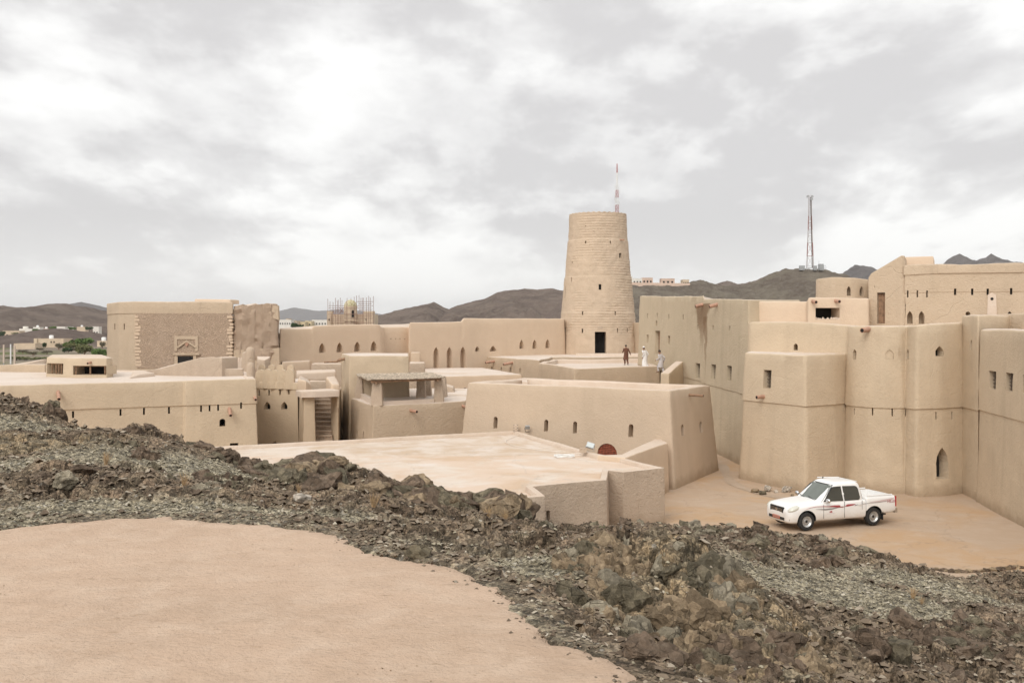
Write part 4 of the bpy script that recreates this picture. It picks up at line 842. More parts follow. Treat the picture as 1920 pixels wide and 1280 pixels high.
def hill(name, sil, Y, dep, material, zb=-2., rough=.12, seed=1, back=.6, nx=220, ny=60, lam=None, yv=.35):
    """a mountain range: its crest follows the skyline at distance Y, with eroded spurs running down towards and away from us"""
    x0, x1 = PX(sil[0][0], Y), PX(sil[-1][0], Y); xs = np.linspace(x0, x1, nx)
    zc = np.interp(xs, [PX(a, Y) for a, _ in sil], [HC-(b-HY)/F*Y for _, b in sil]); H = max(zc.max()-zb, 1.)
    lam = lam or dep*.35
    u = np.concatenate([np.linspace(-1, 0, int(ny*.7)), np.linspace(0, back, int(ny*.3))[1:]]); X = np.repeat(xs[None, :], len(u), 0); U = np.repeat(u[:, None], nx, 1)
    Yc = Y+(vnoise(xs/lam*.6, xs*0, seed)-.5)*dep*yv; zc = HC+(zc-HC)*Yc/Y
    yy_ = Yc[None, :]+U*dep
    prof = np.clip(1-np.abs(U), 0, 1)**1.15
    rid = np.zeros(X.shape); a = 1.
    for k in range(5):
        s_ = lam*.55/2**k; n_ = vnoise(X/s_+seed*7.3+k*11, yy_/(s_*1.7), seed+k); rid += a*(np.abs(n_-.5)*2-.35); a *= .55
    w_ = np.abs(U)*(1-np.abs(U)*.3)
    Z = zb+(zc[None, :]-zb)*prof+rid*H*rough*4.2*np.clip(w_*1.6, .02, 1)*np.clip((1-np.abs(U))*4, 0, 1)
    Z = Z+(fbm(X/(lam*.06), yy_/(lam*.06), 3, seed+30)-.5)*H*.045
    return tag(grid_mesh(name, X, yy_, Z, material, smooth=False), kind='structure')
hill('hills', [(-700, 600), (-300, 590), (-100, 583), (0, 577), (15, 577), (40, 573), (62, 577), (90, 576), (102, 577), (120, 572), (150, 568), (168, 570), (185, 577), (198, 584), (260, 595), (330, 606), (400, 612)], 1100, 420, H_brown, seed=2, rough=.13, nx=420, ny=110)
hill('hills', [(100, 590), (118, 575), (137, 569), (153, 565.5), (175, 571), (198, 577), (230, 590), (260, 605)], 3600, 900, H_far, seed=3, nx=120, rough=.05)
hill('hills', [(-400, 660), (-60, 648), (0, 638), (40, 630), (70, 624), (100, 618), (120, 615.5), (145, 617), (160, 620), (185, 623), (205, 630), (280, 640), (340, 650)], 420, 90, H_near, zb=-1.5, seed=5, rough=.05, nx=260, ny=60)
hill('hills', [(690, 605), (712, 590), (735, 581), (760, 576), (775, 573), (806, 566), (822, 574), (836, 579), (852, 572), (880, 566), (905, 561), (930, 548), (960, 544), (985, 541), (1010, 543), (1040, 541), (1060, 545), (1100, 552), (1150, 560), (1200, 562), (1300, 590)], 1000, 380, H_brown, seed=7, rough=.1, nx=420, ny=110)
hill('hills', [(985, 612), (1010, 603), (1035, 583), (1053, 567), (1080, 556), (1130, 560), (1180, 575), (1240, 600)], 560, 130, H_near, seed=9, rough=.06, nx=200)
hill('hills', [(380, 606), (440, 598), (500, 590), (555, 576), (600, 583), (640, 580), (680, 582), (740, 592), (800, 604)], 9000, 1600, H_far, seed=11, nx=120, rough=.03)
hill('hills', [(590, 612), (620, 611), (525, 604)][::-1][:1]+[(560, 601), (600, 604), (640, 611)], 1500, 200, H_brown, seed=12, nx=60, ny=20)
hill('hills', [(1120, 560), (1150, 538), (1180, 533), (1210, 532.5), (1250, 533), (1290, 533), (1300, 527), (1318, 525), (1338, 530), (1352, 533), (1375, 536), (1400, 534), (1425, 526), (1445, 516), (1462, 508), (1478, 504), (1500, 503), (1545, 503.5), (1565, 508), (1590, 514), (1620, 530), (1680, 548), (1760, 570), (1900, 600)], 400, 150, H_grey, seed=13, rough=.06, nx=460, ny=120, lam=45, yv=.06)
hill('hills', [(1300, 545), (1325, 536), (1345, 530), (1358, 526), (1372, 531), (1385, 532), (1400, 527), (1420, 522), (1440, 515), (1448, 514), (1465, 520), (1500, 530), (1560, 560)], 1300, 300, H_brown, seed=15, nx=160, rough=.05)
hill('hills', [(1560, 545), (1590, 515), (1605, 505), (1618, 497), (1630, 500), (1645, 498), (1660, 506), (1700, 520), (1740, 512), (1780, 505), (1806, 495), (1822, 484), (1838, 476), (1852, 481), (1862, 485), (1872, 488), (1882, 484), (1890, 482), (1900, 476.5), (1912, 482), (1930, 488), (1990, 500), (2060, 490), (2200, 560)], 2600, 700, H_far, seed=17, nx=300, ny=90, rough=.07)
# ------------------------------------------------------------------ haze
hm = bpy.data.materials.new('haze'); hm.use_nodes = True; ht = NT(hm.node_tree)
pvn = ht.n('ShaderNodeVolumePrincipled', {'Color': (.97, .98, 1.), 'Density': .00007, 'Anisotropy': .2}); ho = ht.n('ShaderNodeOutputMaterial'); ht.t.links.new(pvn.outputs[0], ho.inputs['Volume'])
mb = MB(); mb.box((0, 5400, 118), (23500, 11500, 246)); tag(mb.build('haze', hm), kind='stuff', label='thin pale haze over the plain and hills', cat='haze')
# ------------------------------------------------------------------ far buildings
H_w = simple('white_house_wall', (.72, .69, .63), .8, .06, .5); H_c = simple('cream_house_wall', (.60, .48, .35), .8, .08, .5); H_p = simple('pink_house_wall', (.60, .45, .36), .8, .08, .5); H_y = simple('yellow_house_wall', (.62, .52, .33), .8, .06, .5)
def house(x0, x1, yt, yb, mt, label, Y=None, dep=None, wins=2, tank=False, stair=False, rows=1, group=None, zb=None):
    """box house: photo columns, top and foot rows; its distance follows from standing on the plain"""
    Y = Y or F*HC/(yb-HY); zb = HC-(yb-HY)/F*Y if zb is None else zb; zt = HC-(yt-HY)/F*Y; xa, xb = PX(x0, Y), PX(x1, Y); dep = dep or max(5, (xb-xa)*.7); H = zt-zb
    e = empty('house', ((xa+xb)/2, Y+dep/2, zb), label, 'house', group)
    mb = MB(); mb.box(((xa+xb)/2, Y+dep/2, (zb+zt)/2), (xb-xa, dep, H)); mb.build('wall', mt, e)
    mb = MB(); p_ = .35*max(.6, Y/700)
    for s in (-1, 1): mb.box(((xa+xb)/2+s*((xb-xa)/2-.12), Y+dep/2, zt+p_/2), (.3, dep+.1, p_)); mb.box(((xa+xb)/2, Y+dep/2+s*(dep/2-.12), zt+p_/2+.003), (xb-xa+.1, .3, p_))
    mb.build('parapet', mt, e)
    for r in range(rows):
        for k in range(wins):
            x = xa+(xb-xa)*(k+.6)/(wins+.2); z = zb+H*(r+.55)/rows; ww = min(1.3, (xb-xa)/wins*.4); wh = min(1.5, H/rows*.4)
            mb = MB(); mb.box((x, Y-.03, z), (ww, .2, wh)); mb.build('window', M_dark, e)
    if tank:
        mb = MB(); mb.lathe([(.1, 0), (.75, .05), (.78, 1.2), (.6, 1.4), (.1, 1.45)], (xa+(xb-xa)*.45, Y+dep*.4, zt), 12); mb.build('water_tank', M_white, e, 50)
    if stair: mb = MB(); mb.box((xa+(xb-xa)*.3, Y+dep*.6, zt+.9), ((xb-xa)*.3, dep*.4, 1.8)); mb.build('stair_head', mt, e)
GV = 'village houses beyond the dark low hill'
house(65, 119, 636, 651.5, H_c, 'long cream house with white roof tank left of the square keep', wins=0, tank=True)
e0 = [o for o in bpy.data.objects if o.name == 'house'][0]
for x in (96, 101.5): mb = MB(); Y = F*HC/(651.5-HY); p = W(x, 641, Y); mb.box((p.x, Y-.03, p.z), (.35, .2, .55)); mb.build('window', M_dark, e0)
Y = F*HC/(651.5-HY); mb = MB(); p = W(70, 636, Y); mb.box((PX(67.5, Y), Y+1, 1.6), (1.1, 3, 3.3)); mb.build('corner_tower', H_c, e0)
house(26, 66, 645, 655, H_c, 'low cream yard wall left of the long cream house', Y=330, wins=0)
house(182, 200, 640, 650, H_c, 'small cream house with white roof tank beside the square keep', Y=340, wins=1, tank=True)
for i, (x0, x1, yt, yb, mt, lb, tk) in enumerate(((5, 36, 621, 631, H_c, 'low cream house behind the dark hill at the far left', 0), (36, 60, 617, 628, H_w, 'pale two part house with stair head behind the dark hill', 0), (62, 75, 614, 624, H_w, 'bright white house highest in the left village', 1), (74, 96, 617, 625, H_p, 'pinkish house right of the bright white village house', 1),
        (106, 122, 613, 618, H_w, 'white flat house on the crest of the dark low hill', 0), (144, 160, 613.5, 619, H_c, 'cream house with small dome shaped tank behind the low crest', 1), (174, 185, 613, 619, H_w, 'tall white house nearest the keep in the village', 0), (-40, 2, 624, 633, H_p, 'pinkish house cut by the left edge of the picture', 0), (120, 132, 613, 617, H_w, 'tiny white house between the crest houses', 0), (10, 30, 630, 638, H_p, 'pinkish walled yard in front of the left village', 0))):
    house(x0, x1, yt, yb+4, mt, lb, Y=620+i*9, wins=2, tank=tk, stair=i == 1, group=GV, rows=1, zb=-2)
GT = 'town houses beyond the curtain wall'
for i, (x0, x1, yt, mt, lb, rows) in enumerate(((523, 546, 600, H_w, 'white town house just right of the ruined wall', 2), (546, 556, 602, H_c, 'cream town house left of the dark green trees', 2), (560, 572, 604, H_y, 'yellow town house behind the dark green trees', 2), (572, 584, 602.5, H_y, 'yellow town house left of the white office block', 2), (585, 613, 600.5, H_w, 'long white office block left of the domed building', 2), (700, 722, 606, H_w, 'low pale house right of the domed building', 1), (536, 541, 598, H_c, 'narrow cream stair tower in the town', 1))):
    house(x0, x1, yt, 622, mt, lb, Y=850+i*12, wins=5 if x1-x0 > 20 else 2, rows=rows, group=GT, zb=-1, dep=14)
GH = 'flat houses along the ridge right of the round tower'
for i, (x0, x1, yt, yb, mt, lb) in enumerate(((1165, 1186, 519, 533, H_w, 'white ridge house touching the round tower outline'), (1186, 1204, 523, 533, H_w, 'pale ridge house with roof steps nearest the round tower'), (1204, 1224, 521.5, 533, H_p, 'pinkish ridge house in the middle of its row'), (1240, 1265, 523, 533, H_p, 'long low pinkish ridge house'), (1280, 1292, 525, 534, H_c, 'small cream ridge house at the right end of its row'))):
    house(x0, x1, yt, yb+4, mt, lb, Y=404, wins=3, group=GH, zb=HC-(yb+6-HY)/F*404)
slab_wall('ridge_wall', 'long low boundary wall in front of the ridge houses', 'wall', [(1183, 399, HC-(529.5-HY)/F*399), (1294, 399, HC-(531-HY)/F*399)], .5, 22.5, H_p).done()
# ------------------------------------------------------------------ domed building with scaffold
Y = 250.; e = empty('domed_building', (PX(657, Y), Y, 0), 'unfinished pale building with yellowish dome wrapped in scaffolding', 'building')
def bx(name, x0, x1, yt, yb, dY=0, dep=6, mt=H_c, par=None):
    a, b_ = W(x0, yt, Y+dY), W(x1, yb, Y+dY); mb = MB(); mb.box(((a.x+b_.x)/2, Y+dY+dep/2, (a.z+b_.z)/2), (b_.x-a.x, dep, a.z-b_.z)); return mb.build(name, mt, par or e)
bx('wall', 613, 700, 589, 670, 0, 9); bx('corner_tower', 613, 621, 583, 670, -.6, 3); bx('corner_tower', 681, 700, 583, 670, -.6, 3); bx('ledge', 645, 671, 601, 602, -2., 1)
mb = MB(); R0 = 12.2*Y/F; zc = HC-(574-HY)/F*Y
mb.lathe([(R0, 0.), (R0, zc-2.2), (R0*1.04, zc-2.1), (R0*1.04, zc-1.5), (R0, zc-1.4), (R0, zc-.6), (R0*1.05, zc-.5), (R0*1.05, zc)], (PX(657.5, Y), Y-.2, 0), 32); mb.build('drum', H_c, e, 30)
mb = MB(); mb.lathe([(R0*1.0*math.cos(q*PI/20), R0*1.0*math.sin(q*PI/20)) for q in range(10)]+[(.02, R0)], (PX(657.5, Y), Y-.2, zc), 32)
md_, td_ = mat('tiled_dome'); pp = td_.pos(); cc_ = td_.mix(td_.ramp(td_.n('ShaderNodeTexVoronoi', {'Vector': pp, 'Scale': 1.6}, feature='DISTANCE_TO_EDGE').outputs[0], .05, .15), (.60, .54, .38), (.42, .38, .20)); td_.bsdf(cc_, .6)
mb.build('dome', md_, e, 60)
p = W(661.5, 588, Y-1.9); mb = MB(); mb.add([Vector((p.x+a, p.y+o, p.z+c_)) for o in (0, .4) for a, c_ in ((-.28, -.85), (.28, -.85), (.28, .6), (0, .95), (-.28, .6))], [(4, 3, 2, 1, 0), (5, 6, 7, 8, 9)]+[(i, (i+1) % 5, (i+1) % 5+5, i+5) for i in range(5)]); mb.build('window', M_dark, e)
for x in (617, 686.5): p = W(x, 599, Y-.7); mb = MB(); mb.box((p.x, p.y, p.z), (.2, .2, .4)); mb.build('window', M_dark, e)
e = empty('scaffold', (PX(657, Y), Y-4, 0), 'thin brown pole scaffold standing in front of and around the dome', 'scaffold')
M_pole = simple('rusty_pole', (.27, .15, .12), .8, .2, 2.); random.seed(8)
for i, x in enumerate([615, 619, 624.5, 629, 632, 634.5, 638, 641, 648.5, 651, 658, 664, 668.5, 673.5, 676.5, 679.5, 682, 687, 691, 694.5, 700]):
    top = 553+random.uniform(0, 6) if x > 660 else 558+random.uniform(0, 10); yd = Y-3-random.choice((0, 2.)); a = W(x, top, yd); mb = MB()
    mb.tube([Vector((a.x, a.y, 0)), Vector((a.x+random.uniform(-.06, .06), a.y, a.z))], .055, 5); mb.build('pole', M_pole, e)
for y, x0, x1 in ((573, 616, 646), (577.5, 616, 646), (581, 620, 646), (585, 625, 648), (589, 615, 700), (593, 618, 646), (597, 618, 700), (601, 618, 646), (605, 618, 700), (565.5, 668, 700), (569.5, 672, 697), (573.5, 670, 700), (577.5, 671, 697), (581, 673, 697), (592.5, 672, 698)):
    yd = Y-3.1-random.choice((0, 2.)); a, b_ = W(x0, y, yd), W(x1, y+random.uniform(-.4, .4), yd); mb = MB(); mb.tube([a, b_], .05, 5); mb.build('rail', M_pole, e)
for (a, b_) in (((636, 576), (646, 588)), ((625, 583), (629, 595)), ((645, 576), (636, 588))): mb = MB(); mb.tube([W(*a, Y-3.1), W(*b_, Y-3.1)], .06, 5); mb.build('brace', M_pole, e)
# ------------------------------------------------------------------ masts
def lattice(name, label, px, Y, yb, segs, colors, th, legs=3, extra=None):
    x = PX(px, Y); zb = HC-(yb-HY)/F*Y; e = empty(name, (x, Y, zb), label, 'mast')
    for i in range(len(segs)-1):
        (y0, w0), (y1, w1) = segs[i], segs[i+1]; z0, z1 = HC-(y0-HY)/F*Y, HC-(y1-HY)/F*Y; r0, r1 = w0*Y/F/2, w1*Y/F/2; n = max(1, int((z1-z0)/max(r0*1.9, .8)))
        mb = MB(); A = [(r0*math.cos(2*PI*k/legs+.4), r0*math.sin(2*PI*k/legs+.4), r1*math.cos(2*PI*k/legs+.4), r1*math.sin(2*PI*k/legs+.4)) for k in range(legs)]
        def q(k, u): a = A[k % legs]; return Vector((x+a[0]*(1-u)+a[2]*u, Y+a[1]*(1-u)+a[3]*u, z0*(1-u)+z1*u))
        for k in range(legs):
            mb.tube([q(k, 0), q(k, 1)], th, 5)
            for j in range(n): mb.tube([q(k, j/n), q(k+1, (j+1)/n)], th*.55, 4); mb.tube([q(k, j/n), q(k+1, j/n)], th*.55, 4)
        mb.build('lattice_section', colors[i % len(colors)], e)
    return e
ys = [(420, 8.5), (398, 7.2), (384, 6.6), (370, 6), (356, 5.2), (345, 4.6)]
e = lattice('lattice_mast', 'tall thin red and white lattice mast rising behind the round tower', 1157, 450, 640, [(640, 17)]+ys, [M_redp, M_white, M_redp, M_white, M_redp, M_white], .11)
mb = MB(); a, b_ = W(1157, 345, 450), W(1157, 307, 450); c_ = a.lerp(b_, .55); mb.tube([a, c_], .33, 8); mb.build('white_pipe', M_white, e); mb = MB(); mb.tube([c_, b_], [.3, .2], 8); mb.build('red_tip', M_redp, e)
random.seed(4); mb = MB()
for i in range(14):
    z = W(0, 350+i*3.3, 450).z; s = random.choice((-1, 1)); mb.tube([Vector((a.x, 450, z)), Vector((a.x+s*1.1, 449.5, z+.1))], .05, 4); mb.tube([Vector((a.x+s*1.1, 449.5, z-.5)), Vector((a.x+s*1.1, 449.5, z+.6))], .09, 5)
mb.build('antenna_arms', M_white, e)
e = lattice('telecom_tower', 'pale tapering lattice telecom tower with drum antennas standing on the hill at right', 1519, 398, 502, [(502, 17), (480, 15), (455, 12.5), (430, 10), (405, 8), (366, 6.2)], [simple('tower_pale_paint', (.50, .46, .45), .6), simple('tower_red_paint', (.34, .17, .15), .7)], .1, 4)
for dx, y in ((-1.0, 369), (.6, 374), (.8, 369)):
    p = W(1518, y, 397); mb = MB(); mb.tube([p+Vector((dx, -.8, 0)), p+Vector((dx, -1.1, 0))], .5, 14); mb.build('drum_antenna', M_steel, e)
mb = MB(); a, b_ = W(1523, 502, 397), W(1520, 370, 397); mb.tube([a, b_], .16, 6); mb.build('cable_ladder', M_iron, e)
e = empty('mast_compound', (PX(1520, 396), 396, HC-(503-HY)/F*396), 'fenced compound with small cabins at the foot of the telecom tower', 'compound')
zz = HC-(503.5-HY)/F*396; mb = MB()
for i in range(16): x = PX(1499+i*3.3, 394); mb.tube([Vector((x, 394, zz-.8)), Vector((x, 394, zz+1.1))], .06, 5)
for z in (.1, 1.05): mb.tube([Vector((PX(1499, 394), 394, zz+z)), Vector((PX(1549, 394), 394, zz+z))], .05, 5)
mb.build('fence', M_steel, e)
for x0, x1, h_ in ((1536, 1544, 1.9), (1500, 1508, 1.2), (1526, 1531, 1.1)): mb = MB(); mb.box(((PX(x0, 397)+PX(x1, 397))/2, 397.5, zz+h_/2-.3), (PX(x1, 397)-PX(x0, 397), 2, h_+.6)); mb.build('cabin', M_steel, e)
mb = MB(); mb.tube([W(1535.5, 504, 396), W(1535.5, 488, 396)], .05, 5); mb.build('thin_pole', M_steel, e)
# poles in the left field
for i, (x, y0, y1, w_) in enumerate(((7, 646, 692, 1.), (20, 645, 692, .8), (27.5, 647, 692, 1.2))):
    Yp = 150-i*4; a, b_ = W(x, y0, Yp), W(x, y1, Yp); e = empty('utility_pole', (a.x, Yp, 0), ('leftmost pale utility pole in the field at left', 'middle slender utility pole of three in the left field', 'thickest cream utility pole, right of the slender one')[i], 'pole', 'utility poles in the left field')
    mb = MB(); mb.tube([Vector((a.x, Yp, 0)), Vector((a.x, Yp, 3.))], .07, 8); mb.build('steel_post', M_steel, e); mb = MB(); mb.tube([Vector((a.x, Yp, 2.2)), a], .12*w_, 10); mb.build('post_sleeve', M_white if i == 1 else M_cap, e)
    mb = MB(); mb.box((a.x+.35, Yp, 1.2), (.25, .3, .8)); mb.box((a.x+.35, Yp, .3), (.25, .3, .6)); mb.build('insulator_box', M_steel, e)
for x, y0, y1, Yp, lb in ((51, 629, 641, 420, 'thin grey pole on the dark low hill'), (150.5, 646, 664, 260, 'thin grey pole among the bushes left of the keep')):
    a, b_ = W(x, y0, Yp), W(x, y1, Yp); mb = MB(); mb.tube([Vector((a.x, Yp, 0)), a], .11, 6); tag(mb.build('street_pole', M_steel, loc=(a.x, Yp, 0)), lb, 'pole')
# ------------------------------------------------------------------ trees and bushes
M_leaf = []
for nm, c0_ in (('green_leaves', (.12, .18, .055)), ('olive_leaves', (.16, .165, .075)), ('dark_leaves', (.06, .095, .04)), ('grey_twigs', (.16, .14, .095))):
    m, t = mat(nm); oi = t.n('ShaderNodeObjectInfo').outputs['Random']; p = t.pos(); col = t.mix(t.noise(p, 1.2, 3), tuple(x*.65 for x in c0_), tuple(x*1.4 for x in c0_)); t.bsdf(col, .8, spec=.2); M_leaf.append(m)
def crown_mesh(seed, mtl, n=1500, flat=.75, leaf=.055):
    rnd = random.Random(seed); V = []; Fc = []; cl_ = [(rnd.uniform(-.62, .62), rnd.uniform(-.5, .5), rnd.uniform(.3, .82)*flat+.1, rnd.uniform(.2, .38)) for _ in range(11)]
    for i in range(n):
        cx, cy, cz, r = rnd.choice(cl_); d = Vector((rnd.gauss(0, 1), rnd.gauss(0, 1), rnd.gauss(0, 1))).normalized()*r*rnd.uniform(.45, 1.05)
        p = Vector((cx, cy, cz))+Vector((d.x, d.y, d.z*.75)); a = Vector((rnd.gauss(0, 1), rnd.gauss(0, 1), rnd.gauss(0, 1))).normalized(); b_ = a.orthogonal().normalized(); c_ = a.cross(b_); s = leaf*rnd.uniform(.6, 1.5)
        k = len(V); V += [p+b_*s, p+c_*s, p-b_*s, p-c_*s]; Fc.append((k, k+1, k+2, k+3))
    return mesh_of(V, Fc, mtl)
crowns = [crown_mesh(s, M_leaf[i], leaf=lf) for s, i, lf in ((1, 0, .06), (2, 1, .05), (3, 2, .06), (4, 3, .035), (5, 0, .06), (6, 1, .05))]
def trunkmesh():
    mb = MB(); mb.tube([(0, 0, -.05), (.03, 0, .2), (.0, .02, .38)], [.06, .045, .03], 7)
    for a in range(5): q = a*1.3; mb.tube([(0, 0, .18), (.2*math.cos(q), .2*math.sin(q), .4), (.42*math.cos(q), .36*math.sin(q), .62)], [.03, .02, .01], 5)
    return mesh_of(mb.v, mb.f, M_wood)
tm = trunkmesh()
def tree(px, yb, w_, h_, k, label, Y=None, group=None, name='tree'):
    Y = Y or F*HC/(yb-HY); s = 1.3*w_*Y/F/1.6; z = HC-(yb-HY)/F*Y; r = empty(name, (PX(px, Y), Y, z), label, 'tree' if name == 'tree' else 'bush', group, random.uniform(0, 6)); r.scale = (s, s, 1.15*h_*Y/F/.95)
    o = link('crown', crowns[k], r); o2 = link('trunk', tm, r); return r
random.seed(12)
for a in ((147, 656, 34, 21, 0, 'largest bright green tree in the field left of the keep'), (134, 657, 20, 14, 1, 'olive tree just left of the largest green tree'), (159, 667, 30, 22, 1, 'olive brown bush in front of the largest green tree'), (187, 672, 22, 17, 4, 'bright green bush against the left side of the keep'),
          (40, 646, 13, 10, 2, 'dark round tree on the slope of the dark low hill'), (79, 652, 13, 9, 2, 'dark green bush before the long cream house'), (110, 656, 18, 12, 3, 'grey twiggy bush right of the long cream house'), (128, 661, 17, 9, 2, 'dark low bush below the olive tree'), (145, 661, 14, 10, 3, 'grey bush between the olive bushes'), (75, 658, 11, 6, 3, 'small grey bush below the dark green bush'),
          (43, 663, 14, 7, 3, 'grey scrub left in the open field'), (62, 667, 16, 8, 3, 'wide grey scrub in the open field'), (54, 650, 12, 5, 0, 'green hedge by the low cream yard wall'), (175, 664, 12, 9, 3, 'bare grey bush near the keep'), (192, 655, 9, 14, 3, 'tall bare bush touching the keep edge'), (88, 664, 18, 7, 3, 'brownish scrub in the middle of the field'), (120, 672, 30, 7, 1, 'long low olive scrub behind the kiosk'), (30, 675, 40, 7, 1, 'long olive scrub behind the far left wall'), (80, 676, 50, 7, 1, 'broad olive scrub strip left of the kiosk roof')):
    tree(a[0], a[1], a[2], a[3], a[4], a[5], group='bushes and trees in the left field', name='tree' if a[3] > 12 else 'bush')
for a in ((99, 620, 10, 8, 0, 'green tree right of the pinkish village house'), (65, 624, 8, 7, 0, 'green tree before the bright white village house'), (68, 622, 9, 6, 1, 'olive tree in the left village'), (48, 628, 10, 5, 1, 'olive tree by the pale two part house'), (28, 628, 9, 5, 1, 'olive tree by the low cream house'), (135, 619, 11, 6, 0, 'green tree between the crest houses'), (167, 619, 12, 6, 2, 'dark trees left of the tall white village house'), (3, 632, 12, 10, 2, 'dark tree at the far left edge of the village')):
    tree(*a[:5], a[5], Y=610, group='trees in the left village')
for a in ((551, 617, 12, 11, 2, 'darkest green tree of the town beyond the curtain wall'), (563, 616, 9, 7, 2, 'smaller dark green tree right of the darkest one'), (755, 616, 13, 6, 0, 'green tree top showing above the recessed curtain wall'), (716, 618, 12, 9, 1, 'olive tree right of the domed building')):
    tree(*a[:5], a[5], Y=500, group='trees beyond the curtain wall')
# ------------------------------------------------------------------ pickup truck (local: x forward, y left, z up)
m, t = mat('white_car_paint'); p = t.pos(); M_paint = m
dz_ = t.n('ShaderNodeSeparateXYZ', {0: p}).outputs[2]; df = t.m('MULTIPLY', t.ramp(dz_, .35, .85, 1., .08), t.ramp(t.noise(p, 2.5, 6, .65), .3, .7, .35, 1.)); t.bsdf(t.mix(t.m('MULTIPLY', df, .45), (.80, .80, .79), (.50, .39, .27)), .3, spec=.5)
M_tyre = simple('tyre_rubber', (.022, .021, .02), .85, .2, 20.); M_glassd = simple('tinted_glass', (.05, .055, .05), .04, spec=1.)
M_glassw = simple('windscreen_glass', (.10, .115, .095), .05, spec=.9); M_chrome = simple('chrome', (.62, .62, .62), .22, metal=1.); M_rim = simple('silver_rim', (.50, .50, .49), .35, metal=.6); M_black = simple('black_plastic', (.02, .02, .02), .6)
M_tail = simple('red_tail_lamp', (.42, .02, .02), .25); M_lamp = simple('headlamp_lens', (.60, .60, .53), .15, spec=.7); M_decr = simple('red_decal', (.38, .07, .08), .4); M_decg = simple('grey_decal', (.22, .2, .2), .4); M_decp = simple('pale_decal', (.62, .50, .50), .4); M_plate = simple('plate_orange', (.60, .20, .12), .5)
T = empty('pickup_truck', (0, 0, 0), 'white double cab pickup truck with red side stripes parked in the fort yard', 'pickup truck')
def loft(st, mt, name, par, cuts=()):
    sec = []
    for x, w_, zb, zs, zt in st:
        h = [(.0, zb), (.62*w_, zb), (.93*w_, zb+.02), (.975*w_, zb+.10), (w_, zb+.24), (w_, (zb+zs)/2+.06), (.995*w_, zs-.14), (.975*w_, zs-.06), (.93*w_, zs-.012), (.84*w_, zs+(zt-zs)*.45), (.6*w_, zt-.012), (.3*w_, zt), (0, zt)]
        sec.append([Vector((x, y, z)) for y, z in h]+[Vector((x, -y, z)) for y, z in h[-2:0:-1]])
    m = len(sec[0]); V = [p for s in sec for p in s]; n = len(sec)
    Fc = [(k*m+i, k*m+(i+1) % m, (k+1)*m+(i+1) % m, (k+1)*m+i) for k in range(n-1) for i in range(m)]+[tuple(range(m))[::-1], tuple((n-1)*m+i for i in range(m))]
    me = mesh_of(V, Fc, [mt, M_black]); bm = bmesh.new(); bm.from_mesh(me); bmesh.ops.recalc_face_normals(bm, faces=bm.faces); bm.to_mesh(me); bm.free()
    o = link(name, me, par)
    sb = o.modifiers.new('s', 'SUBSURF'); sb.levels = 2; sb.render_levels = 2
    rm = []
    for cm in cuts:
        co = link('cutter', mesh_of(cm.v, cm.f, getattr(cm, 'mt', M_black))); bm = bmesh.new(); bm.from_mesh(co.data); bmesh.ops.recalc_face_normals(bm, faces=bm.faces); bm.to_mesh(co.data); bm.free(); md = o.modifiers.new('b', 'BOOLEAN'); md.object = co; md.operation = 'DIFFERENCE'; md.solver = 'EXACT'; rm.append(co)
    bpy.context.view_layer.update(); ev = o.evaluated_get(bpy.context.evaluated_depsgraph_get()); nm = bpy.data.meshes.new_from_object(ev); o.modifiers.clear(); o.data = nm
    for c_ in rm: bpy.data.objects.remove(c_)
    nm.polygons.foreach_set('use_smooth', [True]*len(nm.polygons)); nm.set_sharp_from_angle(angle=R_(38)); return o
WX, WB, WR = 1.72, -1.365, .345
def arch(x, r=.415): mb = MB(); mb.lathe([(r, -1.2), (r, -.60)], (x, 0, .36), 36, ax='y'); mb.lathe([(r, .60), (r, 1.2)], (x, 0, .36), 36, ax='y'); return mb
body = loft([(2.62, .56, .36, .64, .68), (2.60, .66, .32, .70, .76), (2.53, .76, .28, .78, .86), (2.40, .83, .26, .85, .925), (2.15, .865, .26, .905, .985), (1.72, .88, .28, .955, 1.045), (1.3, .885, .30, .985, 1.085), (1.05, .885, .30, 1.0, 1.10), (.95, .885, .30, 1.0, 1.06), (.3, .885, .30, 1.02, 1.04), (-.5, .885, .30, 1.03, 1.05), (-.95, .885, .30, 1.035, 1.05), (-.985, .88, .32, 1.03, 1.045), (-.99, .87, .33, 1.02, 1.03)], M_paint, 'body', T, [arch(WX)])
bedcut = MB(); bedcut.box((-1.80, 0, 1.16), (1.40, 1.50, .86)); bedcut.mt = M_paint
bed = loft([(-1.015, .87, .42, 1.09, 1.10), (-1.02, .885, .40, 1.12, 1.125), (-1.2, .888, .40, 1.125, 1.13), (-1.8, .888, .40, 1.13, 1.135), (-2.35, .885, .42, 1.13, 1.135), (-2.55, .875, .45, 1.125, 1.13), (-2.58, .865, .47, 1.115, 1.12), (-2.585, .85, .48, 1.10, 1.11)], M_paint, 'cargo_bed', T, [arch(WB), bedcut])
